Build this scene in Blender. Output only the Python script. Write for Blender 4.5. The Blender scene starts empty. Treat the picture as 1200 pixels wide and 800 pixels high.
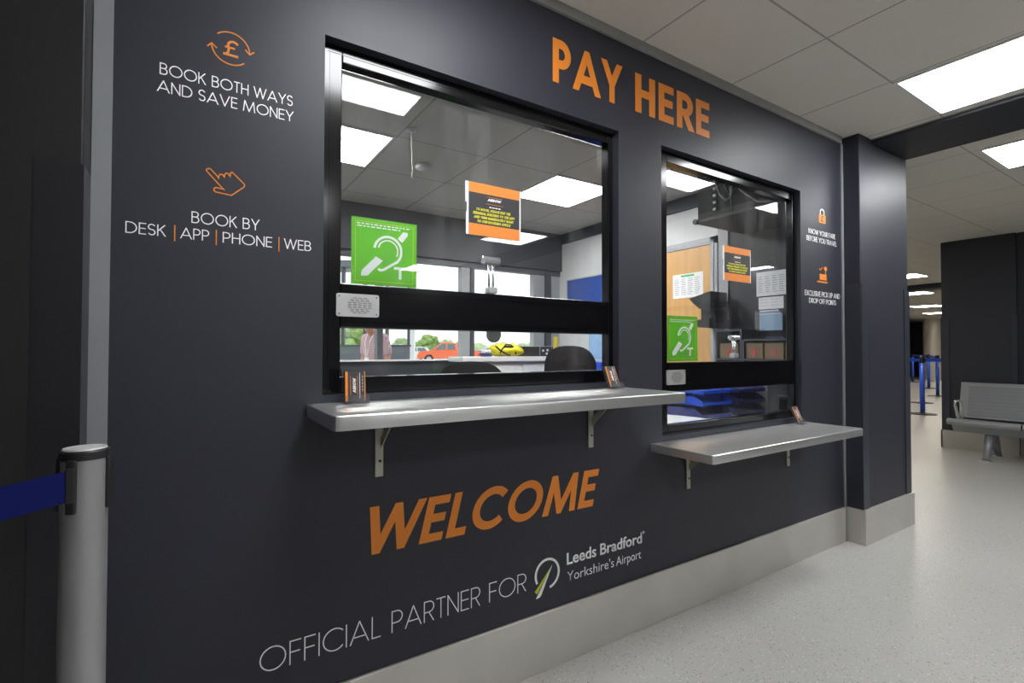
import bpy, bmesh, math, random
from mathutils import Vector, Matrix

random.seed(7)
PI = math.pi
SC = bpy.context.scene
COL = SC.collection

# ------------------------------------------------------------------ camera, world, exposure
CAM_LOC = (0.0, -1.43, 1.11)
YAW, PITCH, ROLL = 0.57523, 0.01807, -0.00134
F_PX = 590.0
cy, sy, cp, sp = math.cos(YAW), math.sin(YAW), math.cos(PITCH), math.sin(PITCH)
fwd = Vector((sy * cp, cy * cp, sp)); rgt = Vector((cy, -sy, 0)); dwn = fwd.cross(rgt)
cr, sr = math.cos(ROLL), math.sin(ROLL)
rx = cr * rgt + sr * dwn; dy = -sr * rgt + cr * dwn
cam_data = bpy.data.cameras.new('camera')
cam_data.sensor_width = 36.0; cam_data.lens = F_PX / 1200.0 * 36.0
cam_data.clip_start = 0.05; cam_data.clip_end = 400
cam = bpy.data.objects.new('camera', cam_data); COL.objects.link(cam)
m = Matrix.Identity(4)
for i in range(3):
    m[i][0] = rx[i]; m[i][1] = -dy[i]; m[i][2] = -fwd[i]; m[i][3] = CAM_LOC[i]
cam.matrix_world = m
SC.camera = cam

SC.view_settings.view_transform = 'Standard'
SC.view_settings.look = 'None'
SC.view_settings.gamma = 1.0
SC.view_settings.use_curve_mapping = False
SC.view_settings.exposure = 0.0
SC.cycles.use_denoising = True
SC.cycles.max_bounces = 10
SC.cycles.transparent_max_bounces = 16
SC.cycles.sample_clamp_indirect = 6.0

HALL_LIGHT = 25.0       # emission of the hall's ceiling panels
OFFICE_LIGHT = 40.0     # emission of the office's ceiling panels
FAR_LIGHT = 24.0
SKY_LIGHT = 2.2        # overcast sky

world = bpy.data.worlds.new('overcast_sky'); SC.world = world
world.use_nodes = True
wn = world.node_tree.nodes; wl = world.node_tree.links
wn.clear()
wo = wn.new('ShaderNodeOutputWorld'); bg = wn.new('ShaderNodeBackground')
tc = wn.new('ShaderNodeTexCoord'); noi = wn.new('ShaderNodeTexNoise'); rmp = wn.new('ShaderNodeValToRGB')
noi.inputs['Scale'].default_value = 3.0; noi.inputs['Detail'].default_value = 4
rmp.color_ramp.elements[0].color = (0.86, 0.91, 0.97, 1); rmp.color_ramp.elements[1].color = (1, 1, 1, 1)
wl.new(tc.outputs['Generated'], noi.inputs['Vector']); wl.new(noi.outputs['Fac'], rmp.inputs['Fac'])
wl.new(rmp.outputs['Color'], bg.inputs['Color']); bg.inputs['Strength'].default_value = SKY_LIGHT
wl.new(bg.outputs['Background'], wo.inputs['Surface'])

# ------------------------------------------------------------------ materials
def srgb(r, g, b):
    f = lambda c: (c / 255 / 12.92) if c / 255 <= 0.04045 else ((c / 255 + 0.055) / 1.055) ** 2.4
    return (f(r), f(g), f(b))

def mat(name, color, rough=0.5, metal=0.0, var=0.06, vscale=6.0, bump=0.0, bscale=200.0, spec=0.5, rvar=0.0, stretch=None, coat=0.0, aniso=0.0):
    m = bpy.data.materials.new(name); m.use_nodes = True
    N, L = m.node_tree.nodes, m.node_tree.links
    b = N['Principled BSDF']
    b.inputs['Roughness'].default_value = rough; b.inputs['Metallic'].default_value = metal
    b.inputs['Specular IOR Level'].default_value = spec
    b.inputs['Coat Weight'].default_value = coat
    if aniso: b.inputs['Anisotropic'].default_value = aniso
    t = N.new('ShaderNodeTexCoord'); mp = N.new('ShaderNodeMapping')
    if stretch: mp.inputs['Scale'].default_value = stretch
    L.new(t.outputs['Object'], mp.inputs['Vector'])
    n = N.new('ShaderNodeTexNoise'); n.inputs['Scale'].default_value = vscale; n.inputs['Detail'].default_value = 5
    L.new(mp.outputs['Vector'], n.inputs['Vector'])
    r = N.new('ShaderNodeValToRGB')
    r.color_ramp.elements[0].position = 0.25; r.color_ramp.elements[1].position = 0.75
    r.color_ramp.elements[0].color = tuple(max(0, c * (1 - var)) for c in color) + (1,)
    r.color_ramp.elements[1].color = tuple(min(1, c * (1 + var)) for c in color) + (1,)
    L.new(n.outputs['Fac'], r.inputs['Fac']); L.new(r.outputs['Color'], b.inputs['Base Color'])
    if rvar:
        mr = N.new('ShaderNodeMapRange'); mr.inputs['To Min'].default_value = max(0.02, rough - rvar); mr.inputs['To Max'].default_value = rough + rvar
        L.new(n.outputs['Fac'], mr.inputs['Value']); L.new(mr.outputs['Result'], b.inputs['Roughness'])
    if bump:
        n2 = N.new('ShaderNodeTexNoise'); n2.inputs['Scale'].default_value = bscale; n2.inputs['Detail'].default_value = 3
        L.new(mp.outputs['Vector'], n2.inputs['Vector'])
        bp = N.new('ShaderNodeBump'); bp.inputs['Strength'].default_value = bump; bp.inputs['Distance'].default_value = 0.002
        L.new(n2.outputs['Fac'], bp.inputs['Height']); L.new(bp.outputs['Normal'], b.inputs['Normal'])
    return m

def emit(name, color, strength):
    m = bpy.data.materials.new(name); m.use_nodes = True
    N, L = m.node_tree.nodes, m.node_tree.links
    N.clear(); o = N.new('ShaderNodeOutputMaterial'); e = N.new('ShaderNodeEmission')
    e.inputs['Color'].default_value = color + (1,); e.inputs['Strength'].default_value = strength
    L.new(e.outputs['Emission'], o.inputs['Surface']); return m

def glass(name, tint=(1, 1, 1), dust=0.0, ior=1.5):
    m = bpy.data.materials.new(name); m.use_nodes = True
    N, L = m.node_tree.nodes, m.node_tree.links
    N.clear(); o = N.new('ShaderNodeOutputMaterial')
    tr = N.new('ShaderNodeBsdfTransparent'); tr.inputs['Color'].default_value = tint + (1,)
    gl = N.new('ShaderNodeBsdfGlossy'); gl.inputs['Roughness'].default_value = 0.0
    g = N.new('ShaderNodeNewGeometry'); mr = N.new('ShaderNodeMapRange')
    mr.inputs['To Min'].default_value = ior; mr.inputs['To Max'].default_value = 1 / ior
    L.new(g.outputs['Backfacing'], mr.inputs['Value'])
    fr = N.new('ShaderNodeFresnel'); L.new(mr.outputs['Result'], fr.inputs['IOR'])
    mx = N.new('ShaderNodeMixShader'); L.new(fr.outputs['Fac'], mx.inputs['Fac'])
    L.new(tr.outputs['BSDF'], mx.inputs[1]); L.new(gl.outputs['BSDF'], mx.inputs[2])
    out = mx
    if dust:
        t = N.new('ShaderNodeTexCoord'); mp = N.new('ShaderNodeMapping'); mp.inputs['Scale'].default_value = (1, 1, 0.35)
        n = N.new('ShaderNodeTexNoise'); n.inputs['Scale'].default_value = 9; n.inputs['Detail'].default_value = 8; n.inputs['Roughness'].default_value = 0.7
        L.new(t.outputs['Object'], mp.inputs['Vector']); L.new(mp.outputs['Vector'], n.inputs['Vector'])
        q = N.new('ShaderNodeMapRange'); q.inputs['From Min'].default_value = 0.5; q.inputs['From Max'].default_value = 0.8
        q.inputs['To Min'].default_value = dust * 0.25; q.inputs['To Max'].default_value = dust * 2.5
        L.new(n.outputs['Fac'], q.inputs['Value'])
        d = N.new('ShaderNodeBsdfDiffuse'); d.inputs['Color'].default_value = (.8, .8, .82, 1)
        m2 = N.new('ShaderNodeMixShader'); L.new(q.outputs['Result'], m2.inputs['Fac'])
        L.new(mx.outputs['Shader'], m2.inputs[1]); L.new(d.outputs['BSDF'], m2.inputs[2]); out = m2
    L.new(out.outputs['Shader'], o.inputs['Surface'])
    return m

def grid_mat(name, color, line, x0, y0, px, py, lw=0.0085):
    """ceiling tiles: fine speckled face with recessed grid lines on the object's x and y"""
    m = mat(name, color, 0.9, var=0.03, vscale=180, bump=0.25, bscale=260, spec=0.2)
    N, L = m.node_tree.nodes, m.node_tree.links
    b = N['Principled BSDF']; old = b.inputs['Base Color'].links[0].from_socket
    t = N.new('ShaderNodeTexCoord'); s = N.new('ShaderNodeSeparateXYZ'); L.new(t.outputs['Object'], s.inputs['Vector'])
    outs = []
    for ax, o0, p in (('X', x0, px), ('Y', y0, py)):
        a = N.new('ShaderNodeMath'); a.operation = 'SUBTRACT'; a.inputs[1].default_value = o0 - p * 200.5; L.new(s.outputs[ax], a.inputs[0])
        d = N.new('ShaderNodeMath'); d.operation = 'MODULO'; d.inputs[1].default_value = p; L.new(a.outputs[0], d.inputs[0])
        e = N.new('ShaderNodeMath'); e.operation = 'SUBTRACT'; e.inputs[1].default_value = p / 2; L.new(d.outputs[0], e.inputs[0])
        f = N.new('ShaderNodeMath'); f.operation = 'ABSOLUTE'; L.new(e.outputs[0], f.inputs[0])
        g = N.new('ShaderNodeMath'); g.operation = 'LESS_THAN'; g.inputs[1].default_value = lw / 2; L.new(f.outputs[0], g.inputs[0])
        outs.append(g)
    mx = N.new('ShaderNodeMath'); mx.operation = 'MAXIMUM'; L.new(outs[0].outputs[0], mx.inputs[0]); L.new(outs[1].outputs[0], mx.inputs[1])
    c = N.new('ShaderNodeMix'); c.data_type = 'RGBA'; c.inputs['B'].default_value = line + (1,)
    L.new(mx.outputs[0], c.inputs['Factor']); L.new(old, c.inputs['A']); L.new(c.outputs['Result'], b.inputs['Base Color'])
    return m

def speckle_mat(name, base, dark, light, rough):
    m = mat(name, base, rough, var=0.05, vscale=1.2, spec=0.5, rvar=0.02)
    N, L = m.node_tree.nodes, m.node_tree.links
    b = N['Principled BSDF']; old = b.inputs['Base Color'].links[0].from_socket
    t = N.new('ShaderNodeTexCoord')
    prev = old
    for sc, th, colr in ((120, 0.30, dark), (110, 0.30, light), (42, 0.13, dark)):
        v = N.new('ShaderNodeTexVoronoi'); v.inputs['Scale'].default_value = sc; L.new(t.outputs['Object'], v.inputs['Vector'])
        lt = N.new('ShaderNodeMath'); lt.operation = 'LESS_THAN'; lt.inputs[1].default_value = th; L.new(v.outputs['Distance'], lt.inputs[0])
        mu = N.new('ShaderNodeMath'); mu.operation = 'MULTIPLY'; mu.inputs[1].default_value = 0.75
        sx = N.new('ShaderNodeSeparateXYZ'); L.new(v.outputs['Color'], sx.inputs['Vector'])
        gt = N.new('ShaderNodeMath'); gt.operation = 'GREATER_THAN'; gt.inputs[1].default_value = 0.84; L.new(sx.outputs['X'], gt.inputs[0])
        an = N.new('ShaderNodeMath'); an.operation = 'MULTIPLY'; L.new(lt.outputs[0], an.inputs[0]); L.new(gt.outputs[0], an.inputs[1])
        L.new(an.outputs[0], mu.inputs[0])
        c = N.new('ShaderNodeMix'); c.data_type = 'RGBA'; c.inputs['B'].default_value = colr + (1,)
        L.new(mu.outputs[0], c.inputs['Factor']); L.new(prev, c.inputs['A']); prev = c.outputs['Result']
    L.new(prev, b.inputs['Base Color'])
    return m

def perforated_mat(name, color, hole, rough):
    m = mat(name, color, rough, 0.3, var=0.03)
    N, L = m.node_tree.nodes, m.node_tree.links
    b = N['Principled BSDF']; old = b.inputs['Base Color'].links[0].from_socket
    t = N.new('ShaderNodeTexCoord'); v = N.new('ShaderNodeTexVoronoi'); v.inputs['Scale'].default_value = 110; v.inputs['Randomness'].default_value = 0.0
    L.new(t.outputs['Object'], v.inputs['Vector'])
    lt = N.new('ShaderNodeMath'); lt.operation = 'LESS_THAN'; lt.inputs[1].default_value = 0.36; L.new(v.outputs['Distance'], lt.inputs[0])
    c = N.new('ShaderNodeMix'); c.data_type = 'RGBA'; c.inputs['B'].default_value = hole + (1,)
    L.new(lt.outputs[0], c.inputs['Factor']); L.new(old, c.inputs['A']); L.new(c.outputs['Result'], b.inputs['Base Color'])
    return m

def check_mat(name, a, bcol, scale):
    """checked shirt cloth"""
    m = mat(name, a, 0.8, var=0.04)
    N, L = m.node_tree.nodes, m.node_tree.links
    b = N['Principled BSDF']
    t = N.new('ShaderNodeTexCoord'); w1 = N.new('ShaderNodeTexWave'); w2 = N.new('ShaderNodeTexWave')
    w1.bands_direction = 'X'; w2.bands_direction = 'Z'
    for w in (w1, w2):
        w.inputs['Scale'].default_value = scale; L.new(t.outputs['Object'], w.inputs['Vector'])
    ad = N.new('ShaderNodeMath'); ad.operation = 'MULTIPLY'; L.new(w1.outputs['Fac'], ad.inputs[0]); L.new(w2.outputs['Fac'], ad.inputs[1])
    c = N.new('ShaderNodeMix'); c.data_type = 'RGBA'; c.inputs['A'].default_value = bcol + (1,); c.inputs['B'].default_value = a + (1,)
    L.new(ad.outputs[0], c.inputs['Factor']); L.new(c.outputs['Result'], b.inputs['Base Color'])
    return m

M = {}
M['paint'] = mat('dark_wall_paint', srgb(47, 48, 57), 0.46, var=0.05, vscale=3, bump=0.12, bscale=350, spec=0.36, rvar=0.04)
M['paint_far'] = mat('dark_block_paint', srgb(43, 46, 54), 0.5, var=0.05, vscale=3, spec=0.4)
M['guard'] = mat('corner_guard_plastic', srgb(49, 51, 60), 0.35, var=0.03, spec=0.5)
M['guard_left'] = mat('left_corner_guard', srgb(33, 33, 38), 0.35, var=0.03, spec=0.4)  # darker tone for the guard on the left column
M['paint_left'] = mat('left_column_paint', srgb(36, 36, 38), 0.5, var=0.05, vscale=3, spec=0.3)  # left column, darker than the desk wall paint
M['trim'] = mat('grey_trim', srgb(140, 142, 146), 0.4, 0.2, var=0.03)
M['ctrim'] = mat('ceiling_edge_trim', srgb(150, 150, 148), 0.6, var=0.03)
M['steel'] = mat('brushed_steel', srgb(228, 228, 227), 0.33, 0.9, var=0.05, vscale=14, rvar=0.03, stretch=(0.6, 10, 10), bump=0.05, bscale=80)
M['base'] = mat('skirting_steel', srgb(200, 197, 191), 0.38, 0.5, var=0.07, vscale=5, rvar=0.08)
M['bracket'] = mat('galvanised_bracket', srgb(176, 174, 160), 0.4, 0.6, var=0.08, vscale=30)
M['floor'] = speckle_mat('speckled_vinyl_floor', srgb(174, 173, 169), srgb(84, 82, 78), srgb(216, 215, 210), 0.345)
M['tile_hall'] = grid_mat('hall_ceiling_tiles', srgb(226, 221, 212), srgb(172, 169, 163), 1.56, -0.43, 0.605, 0.6)
M['tile_far'] = grid_mat('far_ceiling_tiles', srgb(214, 210, 202), srgb(172, 169, 163), 4.177, -0.345, 0.58, 0.6)
M['tile_office'] = grid_mat('office_ceiling_tiles', srgb(200, 198, 192), srgb(140, 138, 134), 1.04, 1.42, 0.597, 0.6)
M['frame'] = mat('black_gloss_frame', (0.004, 0.004, 0.005), 0.14, 0.0, var=0.1, spec=0.5, rvar=0.02)
M['glass'] = glass('window_glass', (0.97, 0.98, 0.98), dust=0.028)
M['glass_out'] = glass('outer_glass', (0.96, 0.98, 0.97))
M['acrylic'] = glass('clear_acrylic', (0.93, 0.94, 0.95), dust=0.06)
M['orange'] = mat('orange_vinyl', srgb(226, 132, 38), 0.5, var=0.02)
M['white_vinyl'] = mat('white_vinyl', srgb(250, 250, 250), 0.5, var=0.02)
M['lime_vinyl'] = mat('lime_vinyl', srgb(190, 205, 40), 0.5, var=0.02)
M['lamp'] = emit('hall_panel_light', (0.97, 0.985, 1.0), HALL_LIGHT)
M['lamp_far'] = emit('far_panel_light', (1.0, 0.92, 0.78), FAR_LIGHT)
M['lamp_office'] = emit('office_panel_light', (1.0, 0.99, 0.97), OFFICE_LIGHT)
M['lampframe'] = mat('light_frame', srgb(220, 220, 218), 0.5, var=0.02)
M['green'] = mat('green_sign', srgb(104, 200, 30), 0.4, var=0.02)
M['paper'] = mat('white_paper', srgb(235, 236, 238), 0.7, var=0.02)
M['paper_orange'] = mat('orange_print', srgb(238, 140, 60), 0.6, var=0.02)
M['paper_dark'] = mat('dark_print', srgb(58, 58, 62), 0.6, var=0.03)
M['print_yellow'] = mat('yellow_print', srgb(225, 220, 60), 0.6, var=0.02)
M['print_grey'] = mat('grey_print', srgb(120, 125, 140), 0.6, var=0.02)
M['print_green'] = mat('green_print', srgb(60, 180, 110), 0.6, var=0.02)
M['plate'] = mat('aluminium_plate', srgb(200, 200, 200), 0.35, 0.55, var=0.03)
M['slot'] = mat('dark_slot', srgb(45, 45, 48), 0.6, var=0.03)
M['chrome'] = mat('chrome', srgb(226, 228, 230), 0.22, 0.75, var=0.02)
M['bulk'] = mat('dark_bulkhead', srgb(52, 55, 63), 0.6, var=0.05)
M['owhite'] = mat('office_white_wall', srgb(216, 217, 219), 0.7, var=0.02)
M['ogrey'] = mat('grey_cladding', srgb(150, 152, 156), 0.5, var=0.04)
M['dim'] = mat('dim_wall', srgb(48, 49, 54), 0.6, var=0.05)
M['odark'] = mat('dark_steel_post', srgb(66, 69, 76), 0.5, var=0.05)
M['lowdark'] = mat('dark_lower_wall', srgb(44, 49, 56), 0.6, var=0.05)
M['sill'] = mat('white_sill', srgb(214, 214, 212), 0.5, var=0.02)
M['oak'] = mat('oak_door', srgb(205, 158, 98), 0.45, var=0.12, vscale=4, stretch=(6, 6, 0.5))
M['doorframe'] = mat('grey_door_frame', srgb(168, 172, 180), 0.45, var=0.02)
M['black_plastic'] = mat('black_plastic', srgb(34, 34, 37), 0.4, var=0.05)
M['fabric'] = mat('charcoal_fabric', srgb(27, 24, 26), 0.95, var=0.15, vscale=40, bump=0.4, bscale=300, spec=0.1)
M['desk'] = mat('white_laminate', srgb(226, 228, 230), 0.4, var=0.02)
M['blue_board'] = mat('blue_felt_board', srgb(38, 72, 150), 0.9, var=0.05, vscale=30)
M['light_blue'] = mat('pale_blue_print', srgb(150, 188, 222), 0.6, var=0.12, vscale=9, stretch=(1, 1, 4))
M['blue_bin'] = mat('blue_plastic', srgb(30, 70, 190), 0.35, var=0.05)
M['tray'] = glass('tray_shade', (0.20, 0.34, 0.95))
M['tray2'] = mat('blue_letter_tray', srgb(28, 84, 215), 0.3, var=0.04)
M['tray3'] = mat('navy_letter_tray', srgb(58, 62, 128), 0.35, var=0.05)
M['yellow_bag'] = mat('yellow_coated_cloth', srgb(228, 214, 30), 0.45, var=0.1, vscale=12, bump=0.5, bscale=25)
M['bag_black'] = mat('black_webbing', srgb(38, 38, 46), 0.7, var=0.1)
M['navy'] = mat('navy_cloth', srgb(40, 48, 96), 0.7, var=0.1)
M['belt'] = mat('blue_belt', srgb(2, 15, 84), 0.8, spec=0.2, var=0.06, vscale=60, stretch=(1, 1, 8))
M['post'] = mat('satin_aluminium_post', srgb(160, 160, 162), 0.4, 0.55, var=0.05, vscale=8, rvar=0.05)
M['post_top'] = mat('post_cap_disc', srgb(205, 205, 205), 0.4, 0.2, var=0.03)
M['blue_post'] = mat('blue_painted_post', srgb(48, 92, 215), 0.35, var=0.04)
M['bench'] = mat('grey_bench_steel', srgb(150, 152, 156), 0.4, 0.4, var=0.04)
M['perf'] = perforated_mat('perforated_bench_steel', srgb(136, 138, 142), srgb(122, 124, 128), 0.45)
M['silver'] = mat('silver_column', srgb(222, 216, 208), 0.35, 0.2, var=0.05)
M['beige'] = mat('beige_wall', srgb(150, 128, 100), 0.7, var=0.05)
M['hallback'] = mat('hall_back_wall', srgb(160, 161, 164), 0.6, var=0.05)
M['asphalt'] = mat('asphalt', srgb(170, 168, 165), 0.9, var=0.08, vscale=3)
M['grass'] = mat('grass_bank', srgb(110, 140, 70), 0.95, var=0.2, vscale=2)
M['leaf'] = mat('foliage', srgb(138, 164, 92), 0.8, var=0.4, vscale=3)  # green lightened to imitate overexposed haze
M['leaf2'] = mat('hazed_foliage', srgb(172, 188, 146), 0.8, var=0.3, vscale=2)  # overexposed haze put into the leaf colour
M['bark'] = mat('bark', srgb(92, 74, 58), 0.9, var=0.2)
M['car_orange'] = mat('orange_car_paint', srgb(246, 112, 62), 0.3, var=0.02, coat=0.5)
M['car_white'] = mat('white_car_paint', srgb(225, 226, 228), 0.3, var=0.02, coat=0.5)
M['car_red'] = mat('red_car_paint', srgb(190, 40, 36), 0.3, var=0.02, coat=0.5)
M['car_glass'] = mat('car_glass', srgb(96, 112, 118), 0.08, var=0.05)
M['rubber'] = mat('rubber', srgb(30, 30, 30), 0.8, var=0.05)
M['headlamp'] = mat('headlamp', srgb(235, 235, 230), 0.1, var=0.02)
M['porch'] = mat('grey_porch_panel', srgb(96, 100, 108), 0.5, var=0.08)
M['white_post'] = mat('white_post', srgb(228, 228, 228), 0.5, var=0.02)
M['skin'] = mat('skin', srgb(196, 138, 110), 0.55, var=0.06, vscale=20)
M['shirt'] = check_mat('checked_shirt', srgb(238, 218, 216), srgb(176, 132, 138), 14)
M['trousers'] = mat('dark_trousers', srgb(52, 54, 64), 0.85, var=0.06)
M['hair'] = mat('dark_hair', srgb(60, 46, 38), 0.7, var=0.2, vscale=60)
M['shoe'] = mat('black_shoe', srgb(28, 26, 26), 0.35, var=0.05)
M['cable'] = mat('grey_cable', srgb(150, 150, 150), 0.5, var=0.05)
M['red_cable'] = mat('red_cable', srgb(190, 40, 40), 0.5, var=0.05)
M['plant'] = mat('plant_leaf', srgb(80, 140, 62), 0.5, var=0.25, vscale=8)
M['beige_card'] = mat('beige_box_file', srgb(128, 108, 84), 0.8, var=0.06)
M['grey_card'] = mat('grey_box_file', srgb(110, 112, 120), 0.7, var=0.06)
M['yellow_pole'] = mat('yellow_pole', srgb(200, 180, 50), 0.5, var=0.04)

# ------------------------------------------------------------------ mesh helpers
class MB:
    def __init__(self): self.bm = bmesh.new()
    def box(self, x0, x1, y0, y1, z0, z1, bev=0.0, seg=2, rot=None, pivot=None):
        r = bmesh.ops.create_cube(self.bm, size=1.0); vs = r['verts']
        for v in vs:
            v.co = Vector(((x0 + x1) / 2 + v.co.x * (x1 - x0), (y0 + y1) / 2 + v.co.y * (y1 - y0), (z0 + z1) / 2 + v.co.z * (z1 - z0)))
        if bev > 0:
            es = list({e for v in vs for e in v.link_edges})
            q = bmesh.ops.bevel(self.bm, geom=es, offset=bev, segments=seg, affect='EDGES', profile=0.5)
            vs = list({v for f in q['faces'] for v in f.verts} | {v for v in vs if v.is_valid})
        if rot is not None:
            p = Vector(pivot) if pivot else Vector(((x0 + x1) / 2, (y0 + y1) / 2, (z0 + z1) / 2))
            for v in vs: v.co = p + rot @ (v.co - p)
        return self
    def prism(self, pts, vec):
        """planar polygon (3-D points) swept along vec"""
        vec = Vector(vec)
        a = [self.bm.verts.new(Vector(p)) for p in pts]; b = [self.bm.verts.new(Vector(p) + vec) for p in pts]
        n = len(a)
        self.bm.faces.new(a); self.bm.faces.new(list(reversed(b)))
        for i in range(n): self.bm.faces.new((a[i], b[i], b[(i + 1) % n], a[(i + 1) % n]))
        return self
    def lathe(self, prof, c=(0, 0, 0), n=24, axis='Z'):
        c = Vector(c); rings = []
        for r, z in prof:
            ring = []
            for k in range(n):
                a = 2 * PI * k / n
                p = Vector((r * math.cos(a), r * math.sin(a), z))
                if axis == 'Y': p = Vector((p.x, p.z, p.y))
                if axis == 'X': p = Vector((p.z, p.x, p.y))
                ring.append(self.bm.verts.new(c + p))
            rings.append(ring)
        for i in range(len(rings) - 1):
            for k in range(n):
                self.bm.faces.new((rings[i][k], rings[i][(k + 1) % n], rings[i + 1][(k + 1) % n], rings[i + 1][k]))
        self.bm.faces.new(list(reversed(rings[0]))); self.bm.faces.new(rings[-1])
        return self
    def tube(self, pts, r, n=8, closed=False):
        pts = [Vector(p) for p in pts]; rings = []
        up = Vector((0.13, 0.29, 0.95)).normalized()
        m = len(pts)
        for i, p in enumerate(pts):
            if closed: t = (pts[(i + 1) % m] - pts[i - 1])
            else: t = pts[min(i + 1, m - 1)] - pts[max(i - 1, 0)]
            t.normalize()
            u = t.cross(up)
            if u.length < 0.1: u = t.cross(Vector((1, 0, 0)))
            u.normalize(); w = t.cross(u)
            rr = r[i] if isinstance(r, (list, tuple)) else r
            rings.append([self.bm.verts.new(p + rr * (math.cos(2 * PI * k / n) * u + math.sin(2 * PI * k / n) * w)) for k in range(n)])
        last = m if closed else m - 1
        for i in range(last):
            A, B = rings[i], rings[(i + 1) % m]
            for k in range(n): self.bm.faces.new((A[k], A[(k + 1) % n], B[(k + 1) % n], B[k]))
        if not closed:
            self.bm.faces.new(list(reversed(rings[0]))); self.bm.faces.new(rings[-1])
        return self
    def ball(self, c, rx, ry=None, rz=None, sub=2, noise=0.0):
        ry = ry or rx; rz = rz or rx
        r = bmesh.ops.create_icosphere(self.bm, subdivisions=sub, radius=1.0)
        for v in r['verts']:
            k = 1 + random.uniform(-noise, noise)
            v.co = Vector((c[0] + v.co.x * rx * k, c[1] + v.co.y * ry * k, c[2] + v.co.z * rz * k))
        return self
    def quad(self, pts):
        self.bm.faces.new([self.bm.verts.new(Vector(p)) for p in pts]); return self
    def build(self, name, material, parent=None, smooth=False, world=False, mods=None):
        bm = self.bm
        bmesh.ops.recalc_face_normals(bm, faces=bm.faces[:])
        if world and parent is not None:
            inv = (Matrix.Translation(parent.location) @ parent.rotation_euler.to_matrix().to_4x4()).inverted()
            if parent.parent is not None:
                pp = parent.parent
                inv = inv @ (Matrix.Translation(pp.location) @ pp.rotation_euler.to_matrix().to_4x4()).inverted()
            bm.transform(inv)
        me = bpy.data.meshes.new(name); bm.to_mesh(me); bm.free()
        me.materials.append(material)
        if smooth:
            for p in me.polygons: p.use_smooth = True
        o = bpy.data.objects.new(name, me); COL.objects.link(o)
        if parent is not None: o.parent = parent
        return o

def thing(name, label, cat, loc=(0, 0, 0), rz=0.0, group=None):
    o = bpy.data.objects.new(name, None); COL.objects.link(o)
    o.location = loc; o.rotation_euler = (0, 0, rz); o.empty_display_size = 0.1
    tag(o, label, cat, group); return o
def tag(o, label, cat, group=None):
    o['label'] = label; o['category'] = cat
    if group: o['group'] = group
    return o
def struct(o, label=None):
    o['kind'] = 'structure'
    if label: o['label'] = label
    return o
def autosmooth(o, ang=0.6):
    """smooth faces, sharp edges by angle"""
    me = o.data; bm = bmesh.new(); bm.from_mesh(me)
    for f in bm.faces: f.smooth = True
    for e in bm.edges:
        if len(e.link_faces) == 2 and e.calc_face_angle(0) > ang: e.smooth = False
    bm.to_mesh(me); bm.free(); return o
def copy_tree(o, parent=None):
    c = o.copy(); COL.objects.link(c)
    if parent is not None: c.parent = parent
    for ch in list(o.children): copy_tree(ch, c)
    return c

# ------------------------------------------------------------------ stroke lettering
def arc(cx, cy_, rx_, ry_, a0, a1, n=12):
    return [(cx + rx_ * math.cos(math.radians(a0 + (a1 - a0) * i / n)), cy_ + ry_ * math.sin(math.radians(a0 + (a1 - a0) * i / n))) for i in range(n + 1)]

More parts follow.
